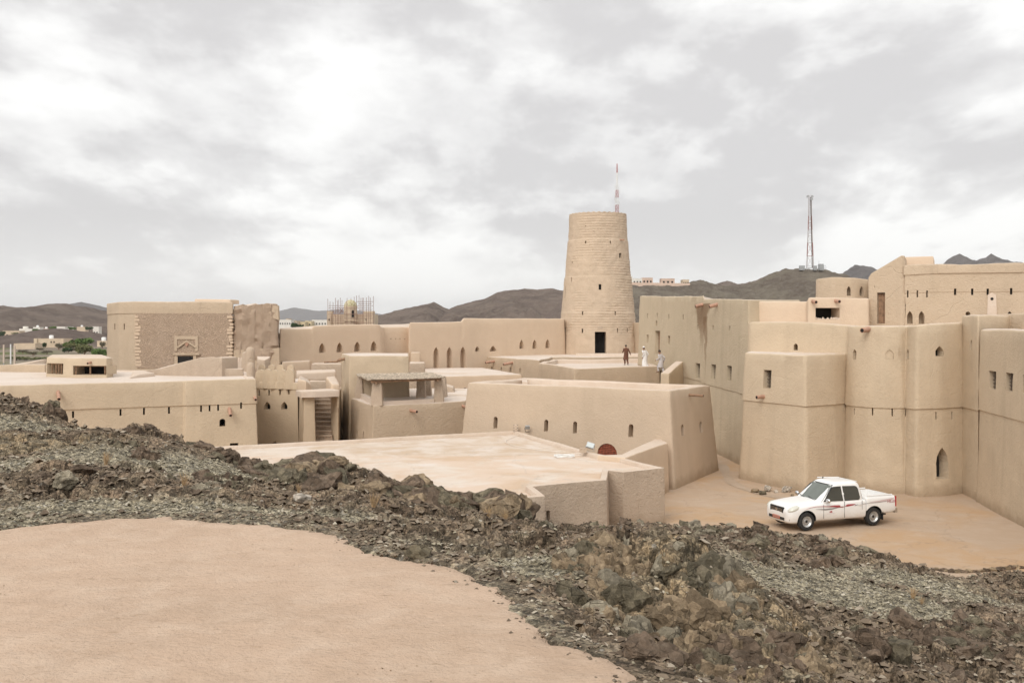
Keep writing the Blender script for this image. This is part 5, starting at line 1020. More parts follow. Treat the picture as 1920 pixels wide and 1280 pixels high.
# greenhouse
def gx(z): u = (z-1.)/.66; return 1.13-.76*u-.03*u*u, -.97+.12*u*u
def gyy(z): u = max(0, (z-1.)/.66); return .835-.17*u-.03*u*u
lv = [(.98, 0), (1.1, 0), (1.3, 0), (1.5, 0), (1.6, 0), (1.655, .02), (1.69, .07), (1.715, .17), (1.728, .34)]
V = []; NG = 48
for z, ins in lv:
    zz = min(z, 1.655); xf, xr = gx(zz); hy = gyy(zz)-ins; xf -= ins; xr += ins; cx = (xf+xr)/2; hx = (xf-xr)/2
    for k in range(NG):
        q = 2*PI*k/NG; c_, s_ = math.cos(q), math.sin(q); e_ = .22; V.append(Vector((cx+hx*math.copysign(abs(c_)**e_, c_), hy*math.copysign(abs(s_)**e_, s_), z)))
Fc = [(k*NG+i, k*NG+(i+1) % NG, (k+1)*NG+(i+1) % NG, (k+1)*NG+i) for k in range(len(lv)-1) for i in range(NG)]+[tuple((len(lv)-1)*NG+i for i in range(NG)), tuple(range(NG))[::-1]]
cabin = link('cabin', mesh_of(V, Fc, M_paint, smooth=50), T)
def sidepanel(name, pg, side, mt, par, out=.010, ybase=None):
    mb = MB(); m = len(pg); ff = [Vector((x, side*((ybase if ybase is not None else gyy(z))+out), z)) for x, z in pg]; bk = [p-Vector((0, side*.04, 0)) for p in ff]
    fs = [tuple(range(m)), tuple(range(m, 2*m))[::-1]]+[(i, i+m, (i+1) % m+m, (i+1) % m) for i in range(m)]
    if side > 0: fs = [f[::-1] for f in fs]
    mb.add(ff+bk, fs); return mb.build(name, mt, par)
for s in (1, -1):
    for pg, sh in (([(.90, 1.075), (.80, 1.17), (.66, 1.33), (.51, 1.48), (.44, 1.535), (.34, 1.555), (.06, 1.56), (.05, 1.055)], .0), ([(-.05, 1.055), (-.05, 1.56), (-.60, 1.545), (-.68, 1.52), (-.73, 1.44), (-.755, 1.15), (-.72, 1.08), (-.66, 1.06)], 0)):
        fr = sidepanel('window_frame', [(.0+(x-sum(a for a, _ in pg)/len(pg))*1.05+sum(a for a, _ in pg)/len(pg), (z-1.31)*1.07+1.31) for x, z in pg], s, M_black, cabin, .004); sidepanel('side_window', pg, s, M_glassd, cabin, .012)
    mb = MB(); mb.lathe([(.02, -.09), (.08, -.06), (.10, 0), (.08, .06), (.02, .09)], (0, 0, 0), 16)
    for p in mb.v: p.x, p.y, p.z = p.x*.75+.86, p.y*1.25+s*1.0, p.z*.95+1.11
    mb.build('side_mirror', M_chrome, T, 60)
    mb = MB(); mb.tube([(.82, s*.84, 1.08), (.85, s*.93, 1.09)], .03, 8); mb.build('mirror_arm', M_black, T)
    for x in (.14, -.70): mb = MB(); mb.box((x, s*.897, .86), (.17, .03, .035)); mb.build('door_handle', M_paint, T)
    for x, z0, z1 in ((.98, .42, .95), (.02, .40, 1.03), (-.80, .66, 1.03)): mb = MB(); mb.box((x, s*.8835, (z0+z1)/2), (.012, .01, z1-z0)); mb.build('door_gap', M_black, T)
    # decals
    def decal(pts_, mt, nm='stripe'):
        mb = MB(); n = len(pts_); Vv = []
        for x, z, h_ in pts_: Vv += [Vector((x, s*.8925, z-h_/2)), Vector((x, s*.8925, z+h_/2))]
        fs = [(2*i, 2*i+2, 2*i+3, 2*i+1) for i in range(n-1)]; mb.add(Vv, [f[::-1] for f in fs] if s > 0 else fs); mb.build(nm, mt, T)
    decal([(1.85, .80, .004), (1.6, .87, .014), (1.3, .90, .016), (1.0, .89, .02), (.75, .87, .03), (.5, .87, .07), (.3, .855, .09), (.1, .83, .05), (0., .85, .004)], M_decr)
    decal([(.0, .845, .01), (-.1, .865, .085), (-.25, .875, .07), (-.4, .885, .045), (-.5, .90, .004)], M_decr)
    decal([(1.35, .80, .004), (1.2, .79, .02), (.9, .765, .05), (.6, .775, .05), (.3, .815, .02), (.1, .84, .004)], M_decg)
    decal([(-.45, .84, .03), (-.6, .87, .015), (-.9, .885, .02), (-1.1, .895, .014), (-1.6, .90, .018), (-2.0, .93, .012)], M_decg)
    decal([(-1.15, .93, .01), (-1.6, .945, .05), (-1.9, .965, .075), (-2.2, .995, .07), (-2.45, 1.03, .01)], M_decp)
    decal([(.72, .66, .02), (.64, .67, .07), (.58, .66, .02)], M_decr, 'door_emblem'); decal([(.85, .60, .012), (.48, .60, .012)], M_decp, 'door_emblem')
    fc = bpy.data.curves.new('t', 'FONT'); fc.body = 'HILUX'; fc.size = .15; fc.extrude = .002; to = link('lettering', fc, None); bpy.context.view_layer.update(); tme = bpy.data.meshes.new_from_object(to.evaluated_get(bpy.context.evaluated_depsgraph_get())); bpy.data.objects.remove(to); tme.materials.clear(); tme.materials.append(M_decr)
    to = link('lettering', tme, T); to.location = (-1.98 if s > 0 else -2.42, s*.894, .865); to.rotation_euler = (PI/2, 0, PI if s > 0 else 0)
    mb = MB(); mb.lathe([(.02, -.12), (.10, -.10), (.155, -.03), (.155, .03), (.10, .10), (.02, .12)], (0, 0, 0), 18)
    for p in mb.v: p.x, p.y, p.z = p.x*2.0+2.26, p.y*1.05+s*.70, p.z*.85+.80
    for p in mb.v: p.x -= abs(p.y)*.10-.06; p.z += (2.35-p.x)*.22
    mb.build('headlight', M_lamp, T, 60)
    mb = MB(); mb.box((2.46, s*.69, .46), (.12, .12, .12)); mb.build('fog_lamp_recess', M_black, T)
    mb = MB(); mb.box((-2.56, s*.83, .90), (.07, .10, .40)); mb.build('tail_light', M_tail, T)
    mb = MB(); mb.box((WB-.44, s*.76, .36), (.03, .22, .32)); mb.build('mud_flap', M_black, T)
    # rail along the bed
    mb = MB(); mb.tube([(-1.08, s*.80, 1.165), (-2.4, s*.80, 1.165)], .022, 8); mb.build('bed_rail', M_paint, bed)
# windscreen and rear window
def endpane(name, x_of, mt, zs, hw, out, front=True):
    mb = MB(); Vv = []; K = 8
    for z in zs:
        for k in range(K+1):
            y = (k/K*2-1)*hw(z); Vv.append(Vector((x_of(z)+out-(.10*(abs(y)/.8)**3 if front else 0), y, z)))
    fs = [(r*(K+1)+k, r*(K+1)+k+1, (r+1)*(K+1)+k+1, (r+1)*(K+1)+k) for r in range(len(zs)-1) for k in range(K)]
    n0 = len(Vv); Vv += [p-Vector((.03 if front else -.03, 0, 0)) for p in Vv]; fs += [tuple(i+n0 for i in f[::-1]) for f in fs]
    mb.add(Vv, fs if front else [f[::-1] for f in fs]); return mb.build(name, mt, cabin, 60)
ws = [1.06, 1.2, 1.35, 1.5, 1.61]
endpane('windscreen_seal', lambda z: gx(z)[0], M_black, [1.035]+ws[1:4]+[1.63], lambda z: gyy(z)-.045, .012); endpane('windscreen', lambda z: gx(z)[0], M_glassw, [1.07]+ws[1:4]+[1.60], lambda z: gyy(z)-.085, .022)
endpane('rear_window', lambda z: gx(z)[1], M_glassd, [1.15, 1.3, 1.52], lambda z: gyy(z)-.16, -.02, False)
for a, b_ in (((1.14, .55, 1.065), (1.0, -.05, 1.135)), ((1.14, -.02, 1.07), (1.0, -.6, 1.13))): mb = MB(); mb.tube([a, b_], .012, 6); mb.build('wiper', M_black, T)
# grille, bumper, plate
mb = MB(); mb.box((2.575, 0, .74), (.08, .86, .23)); gr_ = mb.build('grille', M_black, T)
mb = MB(); 
for z in (.685, .735, .785): mb.box((2.61, 0, z), (.02, .72, .012))
mb.build('grille_bar', M_chrome, gr_); mb = MB(); mb.tube([(2.56, -.42, .86), (2.60, 0, .865), (2.56, .42, .86)], .016, 6); mb.build('grille_trim', M_chrome, gr_)
mb = MB(); mb.lathe([(.02, -.012), (.075, -.008), (.075, .008), (.02, .012)], (0, 0, 0), 16)
for p in mb.v: p.x, p.y, p.z = p.z+2.625, p.y, p.x*.7+.75
mb.build('front_emblem', M_chrome, gr_)
mb = MB(); mb.box((2.585, 0, .43), (.08, 1.02, .11)); mb.build('air_intake', M_black, T)
mb = MB(); mb.box((2.640, .0, .455), (.014, .46, .115)); pl_ = mb.build('number_plate', M_plate, T)
mb = MB()
for i in range(5): mb.box((2.649, -.17+i*.085, .455), (.006, .045, .065))
mb.build('plate_characters', M_decg, pl_)
mb = MB(); mb.box((-2.66, 0, .52), (.16, 1.60, .17)); mb.build('rear_bumper', M_chrome, T)
mb = MB(); mb.box((-.1, 0, .42), (4.4, 1.1, .2)); mb.build('chassis_shade_box', M_black, T)  # plain dark undercarriage box, added to deepen the shadow below
mb = MB(); mb.tube([(.25, -.52, 1.755), (-.80, -.56, 1.70), (-.95, -.60, 1.60), (-1.0, -.72, 1.25), (-1.08, -.79, 1.16)], .022, 8); mb.tube([(-.80, -.56, 1.70), (-.80, .56, 1.70)], .012, 6); mb.build('cab_guard', M_paint, T)
mb = MB(); mb.tube([(.05, -.45, 1.72), (.02, -.45, 1.78)], .02, 6); mb.build('antenna_base', M_black, T)
def wheel(x, s):
    w0 = MB(); w0.lathe([(.21, -.10), (.30, -.105), (.335, -.09), (WR, -.05), (WR, .05), (.335, .09), (.30, .105), (.21, .10)], (x, s*.765, WR), 40, ax='y', caps=False); ty = w0.build('wheel', M_tyre, T, 35)
    r = MB(); y0 = s*.765
    pr_ = [(.02, .03), (.055, .05), (.06, .075), (.085, .08), (.10, .05), (.15, .045), (.185, .07), (.205, .095), (.215, .10), (.215, -.10), (.02, -.10)]
    r.lathe([(a, b_*s) for a, b_ in (pr_ if s > 0 else pr_)][::(-1 if s > 0 else 1)], (x, y0, WR), 36, ax='y'); r.build('rim', M_rim, ty, 35)
    hc = MB(); 
    for k in range(12): q = 2*PI*k/12; hc.tube([(x+.128*math.cos(q), y0+s*.046, WR+.128*math.sin(q)), (x+.128*math.cos(q), y0+s*.051, WR+.128*math.sin(q))], .014, 8)
    hc.tube([(x, y0+s*.04, WR), (x, y0+s*.085, WR)], .045, 14); hc.build('hub', M_black, ty)
for x in (WX, WB):
    for s in (1, -1): wheel(x, s)
mb = MB(); mb.tube([(WB, -.7, WR), (WB, .7, WR)], .05, 8); mb.tube([(WX, -.7, WR), (WX, .7, WR)], .05, 8); mb.build('axle', M_black, T)
for o in list(T.children_recursive):
    if o.name.split('.')[0] in ('wheel', 'rim', 'hub', 'axle', 'lettering'): continue
    for v in o.data.vertices:
        if v.co.x > WX+.42: v.co.x = WX+.42+(v.co.x-WX-.42)*.74
        elif v.co.x < WB-.42: v.co.x = WB-.42+(v.co.x-WB+.42)*.80
        if v.co.z > 1.2 and o.name.split('.')[0] in ('cabin', 'side_window', 'window_frame', 'windscreen', 'windscreen_seal', 'rear_window', 'wiper', 'cab_guard', 'antenna_base'): v.co.z += (v.co.z-1.2)*.02
TS = 1.0; ax = Vector((-.945, -.327, 0)); yaw = math.atan2(ax.y, ax.x); fw = Vector((11.23, 38.1, 0))   # contact point of the near front wheel
lf = Vector((-ax.y, ax.x, 0)); T.location = fw-ax*WX*TS-lf*.765*TS+Vector((0, 0, .02)); T.rotation_euler = (0, 0, yaw); T.scale = (TS,)*3
# ------------------------------------------------------------------ people
M_skin = simple('skin', (.26, .13, .08), .6); M_hair = simple('black_hair', (.012, .01, .009), .7); M_brown = simple('brown_cloth', (.13, .055, .032), .85, .15, 6.); M_whitec = simple('white_cloth', (.74, .73, .72), .85, .04, 6.); M_greyc = simple('pale_grey_cloth', (.52, .49, .49), .85, .06, 6.); M_shoe = simple('dark_sandal', (.06, .03, .02), .7)
def person(label, loc, yaw, pose, cloth, hem, hairmat, cap, lean=.0, pants=None):
    root = empty('person', (0, 0, 0), label, 'person')
    L = []; Eg = []; Rr = []
    def nd(p, r, par=None): L.append(Vector(p)); Rr.append(r if isinstance(r, tuple) else (r, r)); (Eg.append((par, len(L)-1)) if par is not None else None); return len(L)-1
    ly = lean
    pel = nd((0, 0, .95), (.135, .105)); wa = nd((0, ly*.3, 1.1), (.125, .09), pel); ch = nd((0, ly*.8, 1.32), (.15, .10), wa); sh = nd((0, ly*1.1, 1.44), (.09, .07), ch); nk = nd((0, ly*1.25, 1.52), .052, sh)
    h1 = nd((0, ly*1.4+.015, 1.58), (.066, .078), nk); h2 = nd((0, ly*1.45+.01, 1.655), (.074, .09), h1); h3 = nd((0, ly*1.45, 1.72), (.06, .07), h2)
    hd = L[h2].copy(); arms = []
    for s, key in ((-1, 'L'), (1, 'R')):
        a = nd((s*.17, ly*1.08, 1.42), .058, sh); el_, wr = pose['arm'+key]; e1 = nd(el_, .042, a); w1 = nd(wr, .027, e1)
        d = (Vector(wr)-Vector(el_)).normalized(); hp = Vector(wr)+d*.07; pm = nd(hp, (.036, .018), w1); arms.append((a, e1, w1))
        side = d.cross(Vector((s, 0, 0))).normalized() if abs(d.x) < .9 else Vector((0, 1, 0))
        for k in range(4):
            o = side*(k-1.5)*.020; f1 = nd(hp+o+d*.045, .0095, pm); nd(hp+o+d*(.075+.008*(1.5-abs(k-1.5)))+Vector((-s*.018, 0, 0)), .008, f1)
        th = nd(hp-d*.01+side*.035, .011, pm); nd(hp+d*.03+side*.055, .009, th)
    legs = []
    for s, key in ((-1, 'L'), (1, 'R')):
        hip = nd((s*.09, 0, .90), .088, pel); kn, an = pose['leg'+key]; k1 = nd(kn, .056, hip); a1 = nd(an, .038, k1); ft = nd((an[0], an[1]+.06, an[2]-.045), (.036, .03), a1); nd((an[0], an[1]+.17, an[2]-.058), (.036, .018), ft); legs.append((hip, k1, a1))
    me = bpy.data.meshes.new('body'); me.from_pydata([tuple(p) for p in L], Eg, []); me.materials.append(M_skin); o = link('body', me, root)
    o.modifiers.new('k', 'SKIN')
    for i, sv in enumerate(me.skin_vertices[0].data): sv.radius = Rr[i]; sv.use_root = (i == 0)
    sb = o.modifiers.new('s', 'SUBSURF'); sb.levels = 1; sb.render_levels = 1
    bpy.context.view_layer.update(); nm = bpy.data.meshes.new_from_object(o.evaluated_get(bpy.context.evaluated_depsgraph_get())); o.modifiers.clear(); o.data = nm; nm.materials.clear(); nm.materials.append(M_skin); nm.polygons.foreach_set('use_smooth', [True]*len(nm.polygons))
    # face: nose, eyes, ears as small features on the head
    mb = MB(); mb.tube([hd+Vector((0, .085, .02)), hd+Vector((0, .115, -.02)), hd+Vector((0, .09, -.03))], [.008, .016, .008], 8); mb.build('nose', M_skin, root, 60)
    for s in (-1, 1):
        mb = MB(); mb.lathe([(.003, -.009), (.010, 0), (.003, .009)], hd+Vector((s*.032, .080, .018)), 8); mb.build('eye', M_hair, root, 60)
        mb = MB(); mb.lathe([(.006, -.03), (.018, -.01), (.02, .015), (.006, .03)], hd+Vector((s*.085, -.005, -.005)), 8); mb.build('ear', M_skin, root, 60)
    mb = MB(); mb.tube([hd+Vector((-.025, .085, -.055)), hd+Vector((.025, .085, -.055))], .006, 6); mb.build('mouth', M_shoe, root)
    # hair or cap: shell over the skull
    def shell(name, mt, z0, z1, k, fr):
        mb = MB(); Vv = []; n = 20; lv_ = [0, .2, .4, .6, .8, .95, 1.]
        for u in lv_:
            rz = z0+(z1-z0)*u; r = k*math.sqrt(max(.0, 1-u**2.6)); 
            for q in range(n): c_, s_ = math.cos(2*PI*q/n), math.sin(2*PI*q/n); lift = fr*max(0, s_)*(1-u); Vv.append(hd+Vector((r*.80*c_, r*.98*s_-.004, rz+lift)))
        mb.add(Vv, [(a*n+b_, a*n+(b_+1) % n, (a+1)*n+(b_+1) % n, (a+1)*n+b_) for a in range(len(lv_)-1) for b_ in range(n)]+[tuple(range(n))[::-1]]); mb.build(name, mt, root, 60)
    shell('hair', hairmat, -.045, .113, .103, .07)
    if cap: shell('cap', M_whitec, .018, .128, .111, .03)
    # clothing
    nR = 28; lvz = [1.475, 1.44, 1.38, 1.25, 1.1, .98, .85, .7]+[z for z in (.55, .4, .25, .12) if z > hem]+[hem]; Vv = []
    la, ra = Vector(pose['legL'][0]), Vector(pose['legR'][0]); lk, rk = Vector(pose['legL'][1]), Vector(pose['legR'][1])
    for z in lvz:
        u = max(0, min(1, (.95-z)/.85)); cy = ly*max(0, min(1.1, (z-.95)/.45)) if z > .95 else ((la.y+ra.y)/2*min(1, u*2)*.8+(lk.y+rk.y)/2*max(0, u*2-1)*.5)
        rx = np.interp(z, [.1, .5, .95, 1.1, 1.38, 1.44, 1.475], [.25, .235, .20, .175, .205, .19, .09]); ry = np.interp(z, [.1, .5, .95, 1.1, 1.38, 1.44, 1.475], [.23, .19, .15, .13, .14, .10, .07])+abs(la.y-ra.y)*.30*u
        for q in range(nR): a = 2*PI*q/nR; f = 1+.045*u*math.sin(a*7+z*2)+.02*math.sin(a*3+z*9); Vv.append(Vector((rx*f*math.cos(a), cy+ry*f*math.sin(a), z+(.02*math.sin(a*2) if z == hem else 0))))
    m = len(lvz); mb = MB(); mb.add(Vv, [((k+1)*nR+q, (k+1)*nR+(q+1) % nR, k*nR+(q+1) % nR, k*nR+q) for k in range(m-1) for q in range(nR)]+[tuple(range(nR))])
    for a, e1, w1 in arms: mb.tube([L[a]+Vector((0, 0, .01)), L[a].lerp(L[e1], .5), L[e1], L[e1].lerp(L[w1], .55), L[w1].lerp(L[e1], .04)], [.075, .068, .06, .058, .055] if pose.get('sleeve', 1) else [.075, .07, .062, .03, .03], 12)
    mb.build('robe', cloth, root, 60)
    mb = MB()
    for hip, k1, a1 in legs: mb.tube([L[hip], L[hip].lerp(L[k1], .5), L[k1], L[k1].lerp(L[a1], .6), L[a1].lerp(L[k1], .05)], [.105, .10, .09, .08, .065], 12)
    mb.build('trousers', pants or cloth, root, 60)
    for key in ('legL', 'legR'): an = pose[key][1]; mb = MB(); mb.box((an[0], an[1]+.06, an[2]-.078), (.085, .27, .025)); mb.build('sandal', M_shoe, root)
    root.location = loc; root.rotation_euler = (0, 0, yaw); return root
walk = dict(armL=((-.27, -.10, 1.17), (-.30, .02, .94)), armR=((.29, -.02, 1.17), (.40, .12, .96)), legL=((-.09, .12, .5), (-.09, .05, .09)), legR=((.10, .05, .5), (.10, -.22, .12)))
person('man in a rust brown tunic and trousers walking away across the terrace', (PX(1174, 87), 87, 4.41), R_(12), dict(armL=((-.26, .03, 1.19), (-.24, .22, 1.10)), armR=((.27, -.05, 1.17), (.36, -.10, .93)), legL=walk['legL'], legR=walk['legR'], sleeve=1), M_brown, .45, M_hair, False, .03)
person('man in a long white robe and white cap walking across the terrace', (PX(1210, 79.5), 79.5, 4.41), R_(38), dict(armL=((-.26, -.08, 1.16), (-.24, .05, .92)), armR=((.26, -.06, 1.16), (.26, .10, .92)), legL=walk['legL'], legR=walk['legR']), M_whitec, .14, M_hair, True, .12)
person('man in pale grey tunic with bare dark hair climbing the rubble steps', (PX(1240, 72.6), 72.6, 4.31), R_(50), dict(armL=((-.24, .02, 1.16), (-.22, .28, 1.02)), armR=((.27, -.12, 1.17), (.30, -.02, .94)), legL=((-.09, .22, .56), (-.09, .18, .20)), legR=((.10, -.02, .5), (.10, -.16, .10))), M_greyc, .48, M_hair, False, .10)
# ------------------------------------------------------------------ small things on the low roof
P = Vector(Rz(1106, 846, 2.3)); P = Vector((PX(1106, P.y), P.y, 2.28)); e = empty('floodlight', P, 'larger grey floodlight tilted on the edge of the pale flat roof', 'floodlight')
mb = MB(); mb.box((0, 0, 0), (.34, .10, .26)); rot = Matrix.Rotation(R_(-35), 3, 'X')@Matrix.Rotation(R_(20), 3, 'Y'); mb.v = [rot@p+P+Vector((.02, 0, .28)) for p in mb.v]; mb.build('housing', M_steel, e)
mb = MB(); mb.box((0, -.055, 0), (.29, .012, .21)); mb.v = [rot@p+P+Vector((.02, 0, .28)) for p in mb.v]; mb.build('lens', simple('lamp_glass', (.55, .6, .6), .1), e)
mb = MB(); mb.tube([P+Vector((-.18, 0, .28)), P+Vector((-.19, .02, .05)), P+Vector((.19, .02, .05)), P+Vector((.2, 0, .28))], .015, 6); mb.build('bracket', M_steel, e); mb = MB(); mb.box((P.x-.3, P.y, P.z+.08), (.3, .2, .2)); mb.build('ballast_stone', M_grey, e)
P = Vector((PX(989, 52.2), 52.2, 2.28)); e = empty('floodlight', P, 'smaller dark floodlight near the far corner of the pale flat roof', 'floodlight')
mb = MB(); mb.box((0, 0, 0), (.24, .12, .18)); rot = Matrix.Rotation(R_(25), 3, 'X'); mb.v = [rot@p+P+Vector((0, 0, .24)) for p in mb.v]; mb.build('housing', M_steel, e); mb = MB(); mb.tube([P+Vector((-.15, 0, .2)), P+Vector((-.1, 0, 0)), P+Vector((.1, 0, 0))], .02, 6); mb.build('bracket', M_iron, e)
P = Vector((PX(967, 52.6), 52.6, 2.25)); mb = MB(); 
for a in ((-.1, .32, .06), (.1, .32, .06)): mb.box((P.x+a[0], P.y, P.z+.18), (.05, .12, .36))
for z in (.06, .2, .34): mb.box((P.x, P.y, P.z+z), (.24, .12, .05))
tag(mb.build('concrete_block', M_cap, loc=P), 'small pale hollow block standing at the far corner of the flat roof', 'block')
M_cable = simple('pale_cable', (.72, .66, .58), .6)
def onroof(l, z=2.125): return [Vector((PX(a, F*(HC-z)/(b-HY)), F*(HC-z)/(b-HY), z)) for a, b in l]
mb = MB(); mb.tube(onroof([(985, 812), (965, 818), (950, 824), (948, 829), (962, 835), (1000, 842), (1040, 846), (1090, 850)]), .012, 5); tag(mb.build('cable', M_cable), 'thin pale cable winding over the pale flat roof', 'cable')
mb = MB(); c0 = onroof([(1058, 856)])[0]; mb.tube([c0+Vector((.42*math.cos(q*.5)*(1+.12*math.sin(q*1.7)), .35*math.sin(q*.5)*(1+.1*math.cos(q*2.3)), .01+.002*q)) for q in range(40)], .016, 5); tag(mb.build('cable_coil', M_white), 'coiled white cable lying near the larger floodlight', 'cable')
# ------------------------------------------------------------------ rocks
def rockmat(name, a, b, c):
    m, t = mat(name); p = t.n('ShaderNodeTexCoord').outputs['Object']; oi = t.n('ShaderNodeObjectInfo').outputs['Random']; pw_ = t.pos()
    n = t.ramp(t.noise(pw_, 3., 7, .68, .5), .35, .68); col = t.mix(n, a, b); col = t.mix(t.ramp(t.noise(t.vm('ADD', pw_, (4., 4., 4.)), 7., 6, .7), .52, .72, 0, .6), col, c)
    col = t.mix(t.m('MULTIPLY', oi, .5), col, tuple(x*.55 for x in a)); vo = t.n('ShaderNodeTexVoronoi', {'Vector': pw_, 'Scale': 5.}, feature='DISTANCE_TO_EDGE').outputs[0]; crk = t.m('MULTIPLY', t.ramp(vo, .0, .025, 1., 0.), t.ramp(t.noise(pw_, 2.2, 3), .45, .62)); col = t.mix(t.m('MULTIPLY', crk, .45), col, (.05, .04, .03))
    col = t.mix(t.ramp(t.noise(pw_, 24., 5, .65), .35, .7, 0, .4), col, tuple(x*.4 for x in a)); kq = t.ramp(t.n('ShaderNodeSeparateColor', {0: t.n('ShaderNodeTexVoronoi', {'Vector': pw_, 'Scale': 9.}).outputs['Color']}).outputs[0], 0., 1., .7, 1.4); col = t.mix(1., col, t.n('ShaderNodeCombineColor', {0: kq, 1: kq, 2: kq}).outputs[0], 'MULTIPLY')
    t.bsdf(col, .9, t.m('SUBTRACT', t.noise(pw_, 8., 9, .72, .3), t.m('MULTIPLY', crk, .3)), .09, 1., spec=.2); return m
RK = [rockmat('brown_rock', (.15, .108, .076), (.26, .19, .135), (.34, .28, .21)), rockmat('olive_rock', (.165, .14, .095), (.26, .22, .15), (.14, .10, .07)), rockmat('grey_green_rock', (.30, .26, .19), (.45, .395, .295), (.19, .14, .095)), rockmat('ochre_rock', (.31, .23, .148), (.44, .34, .225), (.17, .125, .085)), rockmat('pale_stone', (.48, .42, .35), (.58, .52, .44), (.38, .30, .22))]
def rockmesh(seed, mt, sub=2, rg=1.):
    rnd = random.Random(seed); bm = bmesh.new()
    for i in range(16):
        d = Vector((rnd.gauss(0, 1), rnd.gauss(0, 1), rnd.gauss(0, 1))).normalized()*rnd.uniform(.8, 1.1); bm.verts.new((d.x*1.0, d.y*.8, d.z*.68))
    bmesh.ops.convex_hull(bm, input=list(bm.verts)); 
    for v in [v for v in bm.verts if not v.link_faces]: bm.verts.remove(v)
    bmesh.ops.subdivide_edges(bm, edges=list(bm.edges), cuts=sub, use_grid_fill=True); bmesh.ops.triangulate(bm, faces=list(bm.faces))
    for _ in range(1): bmesh.ops.smooth_vert(bm, verts=list(bm.verts), factor=.35, use_axis_x=True, use_axis_y=True, use_axis_z=True)
    for v in bm.verts: v.co += v.normal*(noise.noise(v.co*2.2+Vector((seed, 0, 0)))*.13*rg+noise.noise(v.co*6+Vector((seed, 3, 0)))*.05*rg+(abs(noise.noise(v.co*3.7+Vector((seed, 9, 0))))*-.22+noise.noise(v.co*13)*.03)*(rg-.4))
    me = bpy.data.meshes.new('rock'); bm.to_mesh(me); bm.free(); me.materials.append(mt); me.polygons.foreach_set('use_smooth', [True]*len(me.polygons)); me.set_sharp_from_angle(angle=R_(24)); return me
rocks = [[rockmesh(i*10+k, RK[i], 4, 1.1) for k in range(5)] for i in range(5)]
def hz1(x, y): z, g, o, sd = height(np.array([[x]]), np.array([[y]])); return z[0, 0], g[0, 0], o[0, 0], sd[0, 0]
bands = [ # line (px, Y) .. , half width, count, size range, label, kinds
 ([(250, 27.), (400, 25.8), (480, 24.8), (520, 24.6)], .8, 34, (.16, .42), 'on the left crest', (0, 0, 1)),
 ([(560, 24.2), (640, 23.8), (740, 23.2), (800, 23), (860, 22.3)], .8, 40, (.18, .42), 'on the ridge crest', (0, 1, 0, 3)),
 ([(520, 21.), (620, 20.5), (720, 20.5), (800, 20.5), (900, 21), (960, 22.2)], 1.1, 74, (.28, .70), 'on the ridge face', (0, 1, 1, 3, 0)),
 ([(1060, 28.5), (1250, 29.6), (1440, 29.8), (1600, 29.2), (1740, 28.8)], .8, 62, (.16, .42), 'along the yard side crest', (0, 1, 0, 2)),
 ([(1300, 24), (1450, 25), (1600, 26)], 2., 32, (.15, .4), 'behind the outcrop', (0, 1, 0)),
 ([(1620, 14.), (1750, 16.5), (1880, 19), (1700, 14.), (1850, 15.5)], 1.4, 34, (.14, .42), 'on the lower right slope', (0, 1, 0, 0)),
 ([(1150, 9.6), (1230, 9.3), (1300, 9.3), (1120, 9.9)], .35, 9, (.10, .24), 'at the road edge', (0, 1)),
 ([(40, 18.5), (250, 20), (430, 20)], 1.6, 16, (.12, .3), 'on the gravel slope', (0, 0, 2)),
]
random.seed(21); cnt = 0
for line, hw, n, (s0, s1), lab, kinds in bands:
    for i in range(n):
        u = random.random()*(len(line)-1); k = int(u); f = u-k; a = line[k][0]*(1-f)+line[k+1][0]*f; Y = line[k][1]*(1-f)+line[k+1][1]*f+random.uniform(-hw, hw); x = PX(a, Y)+random.uniform(-.2, .2)
        z, g_, o_, sd = hz1(x, Y)
        if sd < .15: continue
        s = s0+(s1-s0)*random.random()**1.7; kd = random.choice(kinds); o = link('boulder', random.choice(rocks[kd])); o.location = (x, Y, z+s*.16); o.rotation_euler = (random.uniform(-.5, .5), random.uniform(-.5, .5), random.uniform(0, 6.28)); o.scale = (s*random.uniform(.8, 1.3), s*random.uniform(.8, 1.2), s*random.uniform(.7, 1.15))
        sz = 'small' if s < s0+(s1-s0)*.12 else ('middle sized' if s < s0+(s1-s0)*.45 else 'large'); cw = ('brown', 'olive', 'grey', 'ochre', 'pale')[kd]
        at = [w_ for lim, w_ in ((150, 'at the left edge'), (300, 'below the roof kiosk'), (420, 'below the square keep'), (500, 'below the arched window'), (570, 'below the gatehouse'), (640, 'below the stone stair'), (720, 'below the tall mud box'), (830, 'below the reed loggia'), (900, 'left of the gate block slots'), (1000, 'below the small floodlight'), (1110, 'below the large floodlight'), (1190, 'below the round tower'), (1260, 'before the roof corner'), (1340, 'below the gate block end'), (1420, 'left of the truck'), (1500, 'before the truck bonnet'), (1600, 'before the truck doors'), (1690, 'before the truck bed'), (1780, 'below the tall pointed arch'), (9999, 'near the right edge')) if a < lim][0]
        lb = '%s %s boulder %s, %s' % (sz, cw, lab, at); tag(o, lb, 'boulder', 'boulders '+lab+' '+at+' '+sz+' '+cw); cnt += 1
